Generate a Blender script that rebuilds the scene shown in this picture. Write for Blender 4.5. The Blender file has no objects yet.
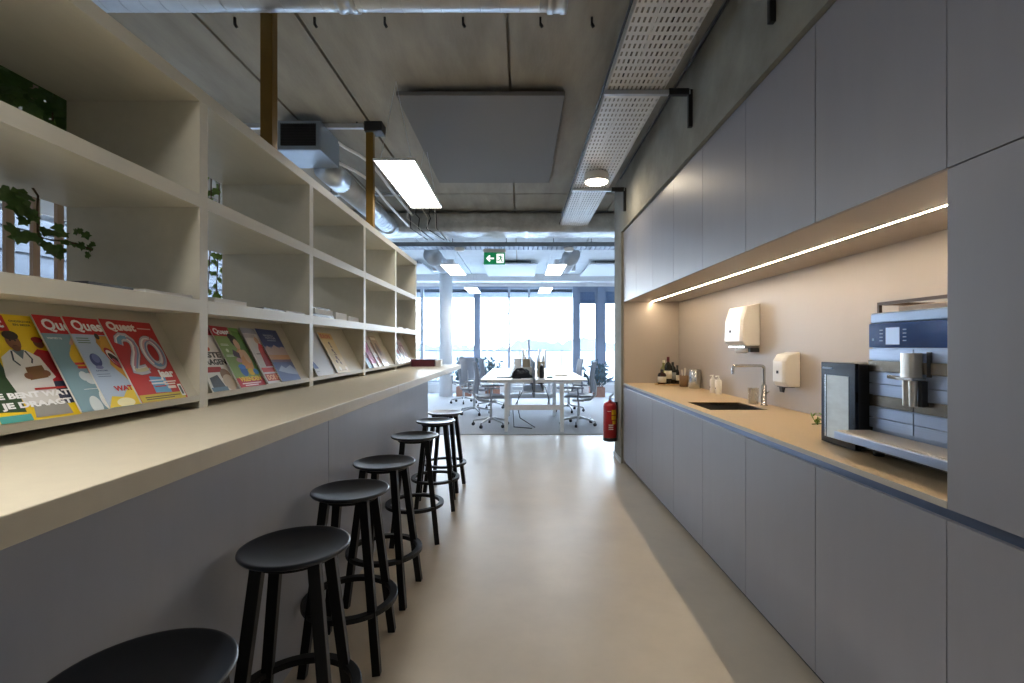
import bpy, math, random
from mathutils import Vector, Matrix, Euler
random.seed(7)
SC = bpy.context.scene
COL = SC.collection
PI = math.pi
H = 1.4            # eye height
F = 484.0          # focal length in pixels of the 1024 px wide frame

# ------------------------------------------------------------------ materials
def s2l(c): return c/12.92 if c <= .04045 else ((c+.055)/1.055)**2.4
def hexc(h):
    h = h.lstrip('#'); return tuple(s2l(int(h[i:i+2], 16)/255) for i in (0, 2, 4))
MATS = {}
def mat(name, col, rough=.5, metal=0, spec=.5, noise=0, nscale=8, stretch=(1,1,1), bump=0, bscale=60,
        emit=None, estr=0, alpha=1, trans=0, rvar=0, coat=0, col2=None, detail=6):
    if name in MATS: return MATS[name]
    m = bpy.data.materials.new(name); m.use_nodes = True
    nt = m.node_tree; N = nt.nodes; L = nt.links
    b = N['Principled BSDF']
    b.inputs['Base Color'].default_value = (*col, 1)
    b.inputs['Roughness'].default_value = rough
    b.inputs['Metallic'].default_value = metal
    b.inputs['Specular IOR Level'].default_value = spec
    b.inputs['Alpha'].default_value = alpha
    b.inputs['Transmission Weight'].default_value = trans
    b.inputs['Coat Weight'].default_value = coat
    if emit:
        b.inputs['Emission Color'].default_value = (*emit, 1)
        b.inputs['Emission Strength'].default_value = estr
    if noise or bump or rvar:
        tc = N.new('ShaderNodeTexCoord'); mp = N.new('ShaderNodeMapping')
        mp.inputs['Scale'].default_value = stretch
        L.new(tc.outputs['Object'], mp.inputs['Vector'])
    if noise or rvar:
        n = N.new('ShaderNodeTexNoise'); n.inputs['Scale'].default_value = nscale
        n.inputs['Detail'].default_value = detail; n.inputs['Roughness'].default_value = .6
        L.new(mp.outputs['Vector'], n.inputs['Vector'])
        r = N.new('ShaderNodeMapRange'); r.inputs['From Min'].default_value = .3; r.inputs['From Max'].default_value = .7
        L.new(n.outputs['Fac'], r.inputs['Value'])
        if noise:
            mx = N.new('ShaderNodeMix'); mx.data_type = 'RGBA'
            a = tuple(max(0, c*(1-noise)) for c in col); z = col2 or tuple(min(1, c*(1+noise)) for c in col)
            mx.inputs[6].default_value = (*a, 1); mx.inputs[7].default_value = (*z, 1)
            L.new(r.outputs['Result'], mx.inputs[0]); L.new(mx.outputs[2], b.inputs['Base Color'])
        if rvar:
            q = N.new('ShaderNodeMapRange'); q.inputs['To Min'].default_value = max(0, rough-rvar); q.inputs['To Max'].default_value = min(1, rough+rvar)
            L.new(n.outputs['Fac'], q.inputs['Value']); L.new(q.outputs['Result'], b.inputs['Roughness'])
    if bump:
        n2 = N.new('ShaderNodeTexNoise'); n2.inputs['Scale'].default_value = bscale; n2.inputs['Detail'].default_value = 4
        L.new(mp.outputs['Vector'], n2.inputs['Vector'])
        bp = N.new('ShaderNodeBump'); bp.inputs['Strength'].default_value = bump; bp.inputs['Distance'].default_value = .02
        L.new(n2.outputs['Fac'], bp.inputs['Height']); L.new(bp.outputs['Normal'], b.inputs['Normal'])
    MATS[name] = m
    return m

def glass_mat(name, tint=(1,1,1), gloss=.06):
    m = bpy.data.materials.new(name); m.use_nodes = True
    nt = m.node_tree; N = nt.nodes; L = nt.links; N.clear()
    o = N.new('ShaderNodeOutputMaterial'); t = N.new('ShaderNodeBsdfTransparent'); g = N.new('ShaderNodeBsdfGlossy')
    t.inputs['Color'].default_value = (*tint, 1); g.inputs['Roughness'].default_value = .02
    lw = N.new('ShaderNodeLayerWeight'); lw.inputs['Blend'].default_value = .25
    mr = N.new('ShaderNodeMath'); mr.operation = 'MULTIPLY_ADD'; mr.inputs[1].default_value = .5; mr.inputs[2].default_value = gloss
    L.new(lw.outputs['Fresnel'], mr.inputs[0])
    mx = N.new('ShaderNodeMixShader'); L.new(mr.outputs[0], mx.inputs[0]); L.new(t.outputs[0], mx.inputs[1]); L.new(g.outputs[0], mx.inputs[2])
    L.new(mx.outputs[0], o.inputs['Surface'])
    return m

beige   = mat('beige_laminate', hexc('CAC5B5'), .45, noise=.03, nscale=30, stretch=(1,.1,1))
bartop  = mat('bar_laminate', hexc('D2C9B4'), .4, noise=.03, nscale=25)
greycab = mat('grey_laminate', hexc('929197'), .40, noise=.02, nscale=14, stretch=(1,1,.15))
dark_in = mat('dark_gap', (.02,.02,.02), .8)
splash  = mat('taupe_laminate', hexc('AFA59A'), .42, noise=.008, nscale=14, stretch=(1,1,.15))
worktop = mat('tan_worktop', hexc('C2AB88'), .42, noise=.05, nscale=120)
edge_w  = mat('worktop_edge', hexc('BDB6A8'), .4)
railmet = mat('steel_blue_rail', hexc('66728A'), .32, .75)
barpan  = mat('bar_panel_grey', hexc('A3A8B5'), .34, noise=.03, nscale=12, stretch=(1,1,.2))
concrete_c = mat('ceiling_concrete', hexc('9C968A'), .85, noise=.2, nscale=2.2, stretch=(2.2,.5,1), bump=.12, bscale=30, detail=10)
concrete_w = mat('wall_concrete', hexc('8E8C82'), .85, noise=.2, nscale=3.2, stretch=(1,1,1), bump=.15, bscale=25, detail=10)
concrete_f = mat('floor_concrete', hexc('BFB5A5'), .34, noise=.09, nscale=2.6, bump=.02, bscale=15, detail=12, rvar=.12, spec=.4)
white_p = mat('white_plaster', hexc('E6E7E8'), .7, noise=.02, nscale=10)
white_m = mat('white_metal', hexc('EDEEF0'), .4)
carpetm = mat('carpet', hexc('C0C2C6'), .95, noise=.12, nscale=180, bump=.3, bscale=300)
black_w = mat('black_wood', (.0045,.005,.006), .42, spec=.3, noise=.15, nscale=30, stretch=(1,1,.1))
gold    = mat('ochre_steel', hexc('7A5C20'), .45, .35, noise=.12, nscale=20, stretch=(1,1,.2))
galv    = mat('galvanised_steel', hexc('C4C9CE'), .36, .72, noise=.08, nscale=9, rvar=.1)
traymet = mat('tray_steel', hexc('E4E1DC'), .5, .3, noise=.05, nscale=10)
foil    = mat('foil', hexc('C8C9C8'), .4, .6, noise=.22, nscale=6, bump=.9, bscale=9)
darkmet = mat('dark_metal', hexc('3A3B3D'), .5, .6)
fan_metal = mat('fan_coil_steel', hexc('9FAAB6'), .4, .8, noise=.06, nscale=5)
panelgrey = mat('acoustic_felt', hexc('7A7876'), .95, noise=.05, nscale=160, bump=.15, bscale=250)
panelwhite = mat('acoustic_white', hexc('D5D8DC'), .9, noise=.03, nscale=160)
chrome  = mat('brushed_steel', hexc('C4C4C2'), .25, 1, rvar=.06, nscale=30, stretch=(1,1,8))
steelp  = mat('machine_steel', hexc('A9B6CC'), .32, .75, noise=.05, nscale=40, stretch=(1,.08,6))
satin   = mat('satin_steel', hexc('D6D2CA'), .38, .7)
sinkm   = mat('sink_steel', hexc('6E6B68'), .35, .9)
navy    = mat('navy_glass', hexc('1E4A8A'), .15, .1, noise=.25, nscale=3)
blackpl = mat('black_plastic', (.012,.012,.014), .35)
blackgl = mat('black_gloss', hexc('101828'), .14)
whitepl = mat('white_plastic', hexc('EDE9E2'), .3)
creampl = mat('cream_plastic', hexc('E9DFCB'), .35)
ledmat  = mat('warm_led', (1,1,1), .5, emit=(1,.80,.56), estr=72)
paneLED = mat('panel_led', (1,1,1), .5, emit=(1,.97,.92), estr=7)
lampLED = mat('lamp_led', (1,1,1), .5, emit=(1,.84,.62), estr=32)
glass   = glass_mat('window_glass', (.97,.99,1), .02)
clear   = glass_mat('clear_glass', (.97,.98,.98), .05)
milkgl  = mat('fridge_window', hexc('B9C3C6'), .15, noise=.12, nscale=10, stretch=(1,1,3), emit=hexc('B9C3C6'), estr=.15)
screenm = mat('lit_screen', hexc('B8CCE6'), .3, emit=hexc('A8C0E6'), estr=.3)
red     = mat('extinguisher_red', hexc('B01820'), .3, coat=.3)
yellowl = mat('yellow_label', hexc('F0C020'), .5)
terrac  = mat('terracotta', hexc('A88272'), .8, noise=.1, nscale=12)
leaf1   = mat('ivy_leaf', hexc('56783A'), .45, noise=.45, nscale=9)
leaf2   = mat('plant_leaf', hexc('4C6672'), .5, noise=.35, nscale=9)
stemm   = mat('stem', hexc('5A4A30'), .8)
soil    = mat('soil', hexc('3A2E24'), 1)
slatw   = mat('slat_wood', hexc('B09A88'), .6, noise=.15, nscale=8, stretch=(1,1,.1))
bluegr  = mat('blue_grey_frame', hexc('8391A6'), .4, .1)
paleframe = mat('pale_frame', hexc('AEB7C4'), .4, .1)
chairg  = mat('chair_grey', hexc('9CA2AA'), .6)
chairmesh = mat('chair_mesh', hexc('969DA8'), .8, noise=.1, nscale=200)
alum    = mat('aluminium', hexc('C8CBCE'), .35, .8)
paper   = mat('paper', hexc('DAD8D2'), .7)
burg    = mat('burgundy', hexc('5C2230'), .5)
amber   = mat('amber_glass', hexc('3A1A0A'), .1)
winegl  = mat('dark_bottle_glass', hexc('14160F'), .1)
woodl   = mat('light_wood', hexc('C9A878'), .5, noise=.1, nscale=10, stretch=(1,8,1))
jarwood = mat('jar_brown', hexc('8A6A48'), .5)
deskm   = mat('desk_white', hexc('F0F0F0'), .35)
screen_dark = mat('screen_felt', hexc('7B828C'), .9)
bagm    = mat('dark_bag', hexc('20242C'), .7)
cardb   = mat('cardboard', hexc('C4B49A'), .8)
signg   = mat('sign_green', hexc('0E7A4A'), .4, emit=hexc('0E7A4A'), estr=.35)
signw   = mat('sign_white', hexc('FFFFFF'), .4, emit=(1,1,1), estr=.6)
treem   = mat('hazy_trees', (.062,.070,.076), 1, noise=.12, nscale=.15)
groundm = mat('outside_ground', hexc('CACED2'), 1)
facade  = mat('facade_cladding', (.022,.026,.034), .7, noise=.35, nscale=1.0, stretch=(.2,.2,6))
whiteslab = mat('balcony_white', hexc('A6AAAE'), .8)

# ------------------------------------------------------------------ mesh builder
class MB:
    def __init__(s): s.v = []; s.f = []; s.m = []; s.sm = []
    def add(s, vs, fs, mi=0, smooth=False, M=None):
        o = len(s.v)
        s.v += [(M @ Vector(p)) if M else Vector(p) for p in vs]
        for f in fs: s.f.append([i+o for i in f]); s.m.append(mi); s.sm.append(smooth)
        return s
    def box(s, x0, x1, y0, y1, z0, z1, mi=0, M=None):
        if x0 > x1: x0, x1 = x1, x0
        if y0 > y1: y0, y1 = y1, y0
        if z0 > z1: z0, z1 = z1, z0
        vs = [(x0,y0,z0),(x1,y0,z0),(x1,y1,z0),(x0,y1,z0),(x0,y0,z1),(x1,y0,z1),(x1,y1,z1),(x0,y1,z1)]
        return s.add(vs, [(0,3,2,1),(4,5,6,7),(0,1,5,4),(1,2,6,5),(2,3,7,6),(3,0,4,7)], mi, False, M)
    def rbox(s, x0, x1, y0, y1, z0, z1, r, mi=0, n=4, M=None):      # rounded in plan
        pts = []
        for cx, cy, a in ((x1-r,y1-r,0),(x0+r,y1-r,PI/2),(x0+r,y0+r,PI),(x1-r,y0+r,1.5*PI)):
            for k in range(n+1):
                t = a+PI/2*k/n; pts.append((cx+r*math.cos(t), cy+r*math.sin(t)))
        return s.prism(pts, z0, z1, mi, M, smooth=True)
    def prism(s, pts, z0, z1, mi=0, M=None, smooth=False):
        n = len(pts); vs = [(x,y,z0) for x,y in pts]+[(x,y,z1) for x,y in pts]
        s.add(vs, [tuple(range(n))[::-1], tuple(range(n,2*n))], mi, False, M)
        return s.add(vs, [(i,(i+1)%n,n+(i+1)%n,n+i) for i in range(n)], mi, smooth, M)
    def prism_y(s, pts, y0, y1, mi=0, M=None):                       # profile in x,z swept along y
        n = len(pts); vs = [(x,y0,z) for x,z in pts]+[(x,y1,z) for x,z in pts]
        return s.add(vs, [tuple(range(n)), tuple(range(n,2*n))[::-1]]+[(n+i,n+(i+1)%n,(i+1)%n,i) for i in range(n)], mi, False, M)
    def lathe(s, prof, c=(0,0,0), n=32, mi=0, M=None, axis='z', sx=1, sy=1):
        vs = []; fs = []; k = len(prof)
        for i in range(n):
            a = 2*PI*i/n
            for r, z in prof: vs.append((r*math.cos(a)*sx, r*math.sin(a)*sy, z))
        for i in range(n):
            j = (i+1) % n
            for q in range(k-1): fs.append((i*k+q, j*k+q, j*k+q+1, i*k+q+1))
        if prof[0][0] > 1e-6: fs.append([i*k for i in range(n)][::-1])
        if prof[-1][0] > 1e-6: fs.append([i*k+k-1 for i in range(n)])
        R = Matrix.Translation(c)
        if axis == 'y': R = R @ Matrix.Rotation(-PI/2, 4, 'X')
        if axis == 'x': R = R @ Matrix.Rotation(PI/2, 4, 'Y')
        if M: R = M @ R
        return s.add(vs, fs, mi, True, R)
    def tube(s, path, r, n=10, mi=0, M=None, closed=False, sx=1):
        P = [Vector(p) for p in path]; K = len(P); vs = []; fs = []
        rr = r if isinstance(r, (list, tuple)) else [r]*K
        prev = None
        for i, p in enumerate(P):
            if closed: t = P[(i+1) % K]-P[i-1]
            else: t = P[min(i+1,K-1)]-P[max(i-1,0)]
            t.normalize()
            if prev is None:
                u = t.orthogonal().normalized()
                if abs(t.z) < .9: u = t.cross(Vector((0,0,1))).normalized()
            else: u = (prev-t*prev.dot(t)).normalized()
            prev = u; w = t.cross(u)
            for k in range(n):
                a = 2*PI*k/n; vs.append(p+(u*math.cos(a)+w*math.sin(a)*sx)*rr[i])
        for i in range(K if closed else K-1):
            j = (i+1) % K
            for k in range(n): fs.append((i*n+k, i*n+(k+1)%n, j*n+(k+1)%n, j*n+k))
        s.add(vs, fs, mi, True, M)
        if not closed: s.add(vs, [list(range(n))[::-1], [(K-1)*n+k for k in range(n)]], mi, False, M)
        return s
    def bar(s, a, b, w, d, mi=0, w2=None, d2=None, up=None):         # rectangular bar from a to b
        a = Vector(a); b = Vector(b); t = (b-a).normalized()
        u = Vector(up) if up else (Vector((1,0,0)) if abs(t.x) < .9 else Vector((0,1,0)))
        u = (u-t*u.dot(t)).normalized(); v = t.cross(u); w2 = w2 or w; d2 = d2 or d
        vs = []
        for p, ww, dd in ((a,w,d),(b,w2,d2)):
            for i, j in ((-1,-1),(1,-1),(1,1),(-1,1)): vs.append(p+u*ww/2*i+v*dd/2*j)
        return s.add(vs, [(0,3,2,1),(4,5,6,7),(0,1,5,4),(1,2,6,5),(2,3,7,6),(3,0,4,7)], mi)
    def build(s, name, mats, parent=None, bevel=0, local=False, seg=2):
        if not isinstance(mats, (list, tuple)): mats = [mats]
        me = bpy.data.meshes.new(name)
        off = Vector((0,0,0)); loc = Vector((0,0,0))
        if parent is not None:
            if not local: off = worigin(parent)
        elif not local:
            xs = [p.x for p in s.v]; ys = [p.y for p in s.v]; zs = [p.z for p in s.v]
            off = loc = Vector(((min(xs)+max(xs))/2, (min(ys)+max(ys))/2, min(zs)))
        me.from_pydata([tuple(p-off) for p in s.v], [], s.f)
        for m in mats: me.materials.append(m)
        me.polygons.foreach_set('material_index', s.m); me.polygons.foreach_set('use_smooth', s.sm)
        me.update()
        o = bpy.data.objects.new(name, me); COL.objects.link(o); o.location = loc
        if parent is not None: o.parent = parent
        if bevel:
            b = o.modifiers.new('bevel', 'BEVEL'); b.width = bevel; b.segments = seg; b.limit_method = 'ANGLE'; b.angle_limit = math.radians(50)
        return o
def worigin(o):
    p = Vector((0,0,0))
    while o is not None: p += o.location; o = o.parent
    return p
def tag(o, label=None, cat=None, group=None, kind=None):
    if label: o['label'] = label
    if cat: o['category'] = cat
    if group: o['group'] = group
    if kind: o['kind'] = kind
    return o
def empty(name, loc, label=None, cat=None, group=None):
    o = bpy.data.objects.new(name, None); COL.objects.link(o); o.location = loc; o.empty_display_size = .1
    return tag(o, label, cat, group)
def struct(o): o['kind'] = 'structure'; return o
def copy_tree(o, parent=None):
    c = o.copy(); COL.objects.link(c)
    if parent is not None: c.parent = parent
    for ch in list(o.children): copy_tree(ch, c)
    return c
def at(px, py, X=None, Y=None):       # a measured point on the plane x = X or y = Y
    u = (px-520)/F; w = (345-py)/F
    if Y is None: Y = X/u
    return Vector((u*Y, Y, H+w*Y))
def B(*a, **k): return MB().box(*a, **k)

# ------------------------------------------------------------------ text
TXT = {}
def text2d(body, bold=.0, italic=0):
    key = (body, bold, italic)
    if key in TXT: return TXT[key]
    cu = bpy.data.curves.new('t', 'FONT'); cu.body = body; cu.size = 1; cu.offset = bold; cu.resolution_u = 3; cu.shear = italic
    ob = bpy.data.objects.new('t', cu); COL.objects.link(ob)
    dg = bpy.context.evaluated_depsgraph_get(); me = ob.evaluated_get(dg).to_mesh()
    vs = [(v.co.x, v.co.y) for v in me.vertices]; fs = [tuple(p.vertices) for p in me.polygons]
    ob.evaluated_get(dg).to_mesh_clear(); bpy.data.objects.remove(ob); bpy.data.curves.remove(cu)
    if vs:
        x0 = min(v[0] for v in vs); x1 = max(v[0] for v in vs); y0 = min(v[1] for v in vs); y1 = max(v[1] for v in vs)
        vs = [((x-x0)/(x1-x0), (y-y0)/(y1-y0)) for x, y in vs]
    TXT[key] = (vs, fs); return TXT[key]

class Cover:      # flat printed artwork in unit coordinates
    def __init__(s, w, h, base): s.xs = 1; s.w = w; s.h = h; s.mb = MB(); s.cols = []; s.k = 0; s.rect(0,0,1,1,base)
    def mi(s, c):
        if c not in s.cols: s.cols.append(c)
        return s.cols.index(c)
    def put(s, vs, fs, c):
        z = .00006*s.k; s.k += 1
        s.mb.add([(max(0,min(1,x*s.xs if x < .995 else x))*s.w, max(0,min(1,y))*s.h, z) for x, y in vs], fs, s.mi(c))
    def rect(s, a, b, c, d, col): s.put([(a,b),(c,b),(c,d),(a,d)], [(0,1,2,3)], col)
    def poly(s, pts, col): s.put(pts, [tuple(range(len(pts)))], col)
    def ell(s, cx, cy, rx, ry, col, rot=0, a0=0, a1=2*PI, n=22):
        pts = []
        for i in range(n):
            t = a0+(a1-a0)*i/n; x = rx*math.cos(t); y = ry*math.sin(t)
            pts.append((cx+x*math.cos(rot)-y*math.sin(rot), cy+x*math.sin(rot)+y*math.cos(rot)))
        s.poly(pts, col)
    def text(s, body, a, b, c, d, col, bold=.03, italic=0):
        vs, fs = text2d(body, bold, italic)
        s.put([(a+x*(c-a), b+y*(d-b)) for x, y in vs], fs, col)
    def stroke(s, pts, w, col):
        n = len(pts); L = []; R = []
        for i in range(n):
            p = Vector(pts[i]); t = Vector(pts[min(i+1,n-1)])-Vector(pts[max(i-1,0)])
            t = Vector((t.x*s.w, t.y*s.h)).normalized(); q = Vector((-t.y/s.w, t.x/s.h))*w
            L.append(tuple(p+q)); R.append(tuple(p-q))
        s.put(L+R, [(i, n+i, n+i+1, i+1) for i in range(n-1)], col)
    def mats(s): return [mat('print_'+c, hexc(c), .3, coat=.15) for c in s.cols]

# ================================================================== SETTING
XL, XR, Y0, YW, ZC = -6.0, 3.6, -3.0, 14.3, 3.41
struct(B(XL-.2, XR+.2, Y0-.2, YW+.2, -.25, 0).build('floor', concrete_f))
tag(B(XL, XR, 7.55, YW-.02, 0, .012).build('carpet', carpetm), 'pale blue grey carpet under the white desks at the far end', 'carpet')
# ceiling slabs with open joints
mb = MB()
xs = [XL-.2, -4.2, -1.98, -1.36, -.077, 1.3, XR+.2]; ys = [Y0-.2, 6.44, 7.30, YW+.2]
g = .011; mb2 = MB()
for i in range(len(xs)-1):
    for j in range(len(ys)-1):
        (mb2 if j == 2 else mb).box(xs[i]+g, xs[i+1]-g, ys[j]+g, ys[j+1]-g, ZC, ZC+.05)
mb.box(XL-.2, XR+.2, Y0-.2, YW+.2, ZC+.05, ZC+.25)
struct(mb.build('ceiling', concrete_c)); struct(mb2.build('ceiling', mat('ceiling_daylit', hexc('C6CACC'), .85, noise=.06, nscale=3)))  # far slabs paler: daylight put into the concrete colour
# right wall: concrete above the cabinets, end pier, and back of the niche
mb = MB()
mb.box(1.195, 2.05, Y0, 5.72, 2.735, ZC); mb.box(1.195, 2.6, 5.72, 6.12, 0, ZC); mb.box(1.195, 2.05, Y0, -1.1, 0, 2.735)
struct(mb.build('wall_right', concrete_w))
struct(B(1.873, 2.05, -1.1, 5.70, 0, 2.735).build('wall_backsplash', splash))
struct(B(1.222, 1.873, 5.70, 5.72, 0, 2.735).build('wall_niche_end', splash))
struct(B(1.183, 1.195, 5.725, 6.13, 0, .06).build('baseboard_right', white_p))
struct(B(2.6, XR+.2, 5.92, 6.12, 0, ZC).build('wall_office_front', white_p))
struct(B(XR, XR+.2, 6.12, YW, 0, ZC).build('wall_office_right', white_p))
struct(B(XL-.2, 2.05, Y0-.2, Y0, 0, ZC).build('wall_rear', mat('rear_dark', hexc('6A6660'), .8)))
# left wall with three wide openings
mb = MB(); mb.box(XL-.2, XL, Y0, YW, 0, .35); mb.box(XL-.2, XL, Y0, YW, 3.05, ZC)
ly = [-2.2, 2.4, 2.7, 7.3, 7.6, 12.2]
for a, b in ((Y0,-2.2),(2.4,2.7),(7.3,7.6),(12.2,YW)): mb.box(XL-.2, XL, a, b, .35, 3.05)
struct(mb.build('wall_left', white_p))
for i in range(3):
    a, b = ly[2*i], ly[2*i+1]; mb = MB()
    for z0, z1 in ((.35,.42),(2.98,3.05)): mb.box(XL-.12, XL-.04, a, b, z0, z1)
    for k in range(4):
        y = a+.035+(b-a-.07)*k/3; mb.box(XL-.12, XL-.04, y-.035, y+.035, .42, 2.98)
    fr = struct(mb.build('window_%d' % (6+i), paleframe))
    B(XL-.085, XL-.075, a, b, .42, 2.98).build('pane', glass, fr)
# far window wall: plinth, lintel, bays
mb = MB(); mb.box(XL, XR, YW, YW+.2, 0, .30); mb.box(XL, XR, YW, YW+.2, 3.13, ZC)
struct(mb.build('wall_far', white_p))
struct(B(XL, XR, YW-.55, YW-.02, 3.22, ZC).build('trim_1', white_p))
mull = [(-6.0,.1),(-4.4,.08),(-2.9,.08),(-1.27,.19),(-.325,.07),(.266,.06),(1.64,.15),(2.38,.17),(3.55,.1)]
for i in range(len(mull)-1):
    a, wa = mull[i]; b, wb = mull[i+1]; dark = a > 1.5
    m = bluegr if (dark or abs(a+1.27) < .01) else paleframe
    mb = MB(); x0, x1 = a-wa/2, b
    mb.box(a-wa/2, a+wa/2, YW, YW+.14, .30, 3.13)
    xa, xb = a+wa/2, b-wb/2
    mb.box(xa, xb, YW+.02, YW+.1, .30, .36); mb.box(xa, xb, YW+.02, YW+.1, 3.06, 3.13)
    if dark:
        mb.box(xa, xa+.07, YW+.02, YW+.1, .36, 3.06); mb.box(xb-.07, xb, YW+.02, YW+.1, .36, 3.06)
        mb.box(xa, xb, YW+.02, YW+.1, 2.98, 3.06)
    if i == len(mull)-2: mb.box(b-wb/2, b+wb/2, YW, YW+.14, .30, 3.13)
    fr = struct(mb.build('window_%d' % (i+1) if i < 5 else 'window_%d' % (i+4), m))
    B(xa, xb, YW+.055, YW+.062, .36, 3.06).build('pane', glass, fr)
    if dark: B(xa+.07, xb-.07, YW+.07, YW+.085, 2.62, 2.98).build('sun_blind', mat('blind_blue', hexc('6E82A2'), .8), fr)
# round column
mb = MB().lathe([(.178,0),(.178,ZC)], (-2.02, 13.2, 0), 40)
tag(struct(mb.build('column', white_p)), 'white round column beside the windows', None)
# outside
struct(B(XL-1, XR+6, YW+.22, 16.3, -.3, -.02).build('balcony_floor', whiteslab))
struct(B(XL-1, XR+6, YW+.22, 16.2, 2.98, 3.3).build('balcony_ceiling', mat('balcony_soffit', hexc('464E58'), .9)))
r = empty('balcony_railing', (0,16.25,-.02), 'thin grey handrail over glass panels on the balcony outside', 'railing')
B(XL-1, XR+6, 16.22, 16.28, 1.19, 1.23).build('handrail', bluegr, r)
B(XL-1, XR+6, 16.245, 16.255, 0.02, 1.19).build('glass_panel', mat('frosted_rail', hexc('F4F6F8'), .3, alpha=.55), r)
for k in range(12): x = XL-1+k*1.4; B(x-.02, x+.02, 16.235, 16.265, -.02, 1.19).build('post', paleframe, r)
struct(B(-400, 400, 17.5, 420, -14.2, -14).build('outside_ground', groundm))
mb = MB(); n = 260; rnd = random.Random(3); top = []
for i in range(n):
    x = -150+300*i/(n-1)
    top.append((x, 1.8+1.3*math.sin(x*.11)+.9*math.sin(x*.31+1)+rnd.uniform(-.6,.9)))
vs = [(x,150+6*math.sin(x*.2),-14) for x,_ in top]+[(x,150+6*math.sin(x*.2),h) for x,h in top]+[(x,170,h*.5-2) for x,h in top]
fs = [(i,i+1,n+i+1,n+i) for i in range(n-1)]+[(n+i,n+i+1,2*n+i+1,2*n+i) for i in range(n-1)]
mb.add(vs, fs, 0, True)
tag(mb.build('treeline', treem), 'pale hazy line of distant trees beyond the balcony rail', 'trees', kind='stuff')
mb = MB().box(-16, -8.6, -8, 20, -10, 7)
for k in range(24): mb.box(-8.6, -8.55, -8, 20, -3+k*.4, -3+k*.4+.34)
tag(mb.build('building', facade), 'grey blue building with horizontal cladding glimpsed behind the ivy and slats', 'building')

# ================================================================== BAR COUNTER + BOOKCASE (left)
XF, XP, XS, XB = -.675, -.985, -1.13, -1.60
ZB = 1.1774
r = empty('bar_counter', (-1.28,2.4,0), 'long bar counter with thick beige top and grey panelled front behind the stools', 'counter')
B(XB, XP-.018, -.6, 5.16, .0, 1.130).build('carcass', barpan, r)
for a, b in ((-.6,.9),(.904,2.488),(2.492,5.18)): B(XP-.018, XP, a, b, .0, 1.132).build('front_panel', barpan, r, bevel=.0015)
B(XB, XP-.018, 5.16, 5.18, 0, 1.132).build('end_panel', barpan, r)
B(XB, XF, -.6, 2.689, 1.1324, ZB).build('counter_top', bartop, r, bevel=.002)
B(XB, XF, 2.691, 5.52, 1.1324, ZB).build('counter_top', bartop, r, bevel=.002)

UP = [-.045, .845, 1.73, 2.622, 3.521, 4.408, 5.265]
ZT0, ZT1 = H+.862, H+.908; Z20, Z21 = H+.487, H+.532; Z30, Z31 = H+.113, H+.160
bc = empty('bookcase', (-1.365,2.6,ZB), 'tall open beige bookcase of square compartments standing on the bar', 'bookcase')
for y in UP: B(XB, XS, y-.0225, y+.0225, ZB, ZT0).build('upright', beige, bc, bevel=.001)
B(XB, XS+.0006, UP[0]-.0225, UP[-1]+.0225, ZT0, ZT1).build('top_board', beige, bc, bevel=.001)
for k in range(6):
    a, b = UP[k]+.0225, UP[k+1]-.0225
    B(XB, XS+.0004, a, b, Z20, Z21).build('shelf', beige, bc)
    B(XB, XS+.0004, a, b, Z30, Z31).build('shelf', beige, bc)
    # sloping rack board with lip
    e = .018
    xb, zb = -1.135, H-.181
    ux, uz = -.465, .887
    L = (Z30-zb)/uz
    x2, z2 = xb+ux*L, Z30
    mb = MB().prism_y([(xb,zb),(xb-e*.887*0-.02,zb-.0),(x2-.02,z2),(x2,z2)], a, b)
    rk = mb.build('magazine_rack', beige, bc)
    B(-1.165, -1.131, a, b, H-.197, H-.181).build('lip', beige, rk)
    B(-1.1345, -1.131, a, b, H-.181, H-.176).build('stop_edge', beige, rk)
# back of the row of racks is closed off by a board
B(XB, XB+.016, UP[0], UP[-1], ZB, Z30).build('back_board', beige, bc)

# ------------------------------------------------------------------ magazines
def magazine(cov, y_left, label, lift=.0105, th=.004, dv=0):
    U = Vector((0,1,0)); V = Vector((-.465,0,.887)); 
    tl = math.atan2(lift, cov.w)
    Nn = U.cross(V).normalized()
    Uu = (U*math.cos(tl)-Nn*math.sin(tl)).normalized(); N2 = Uu.cross(V).normalized(); V2 = N2.cross(Uu)
    base = Vector((-1.1355, y_left, H-.1805))+Nn*(lift+.0012)+V*(.0005+dv)
    R = Matrix((Uu, V2, N2)).transposed().to_4x4()
    root = empty('magazine', (0,0,0), label, 'magazine', 'magazines on the sloping racks')
    root.matrix_world = Matrix.Translation(base) @ R
    pg = MB().box(0, cov.w-.001, .001, cov.h-.001, 0, th)
    pg.build('pages', paper, root, local=True)
    for p in cov.mb.v: p.z += th+.0003
    cov.mb.build('cover', cov.mats(), root, local=True)
    return root
W_, H_ = .212, .284
def quest(c, a=.05, b=.81, w=.80, h=.13, col='FFFFFF', bold=.035): c.text('Quest', a, b, a+w, b+h, col, bold)

# cell 0: white-coated man on yellow
c = Cover(.205, .284, 'F2CF1E')
c.rect(0,.83,.62,.985,'C4161C'); c.text('Quest',.04,.845,.58,.965,'FFFFFF',.035)
c.text('ONDERZOEK',.67,.925,.95,.945,'333322',.02); c.text('EN MEER',.70,.89,.92,.91,'333322',.02)
c.poly([(0,.1),(0,.72),(.12,.74),(.30,.66),(.36,.3),(.33,.08)],'2E4A2A'); c.ell(.14,.80,.09,.06,'9A6A4A'); 
c.poly([(.74,.60),(.84,.66),(1,.64),(1,.2),(.80,.2)],'B4202A'); c.ell(.90,.72,.065,.05,'7A4A32'); c.ell(.90,.755,.075,.03,'A01C24'); c.rect(.78,.12,.98,.34,'26304A')
c.poly([(.36,.14),(.30,.40),(.36,.58),(.50,.65),(.68,.65),(.82,.58),(.90,.38),(.84,.36),(.80,.14)],'E6E4DF')
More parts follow.
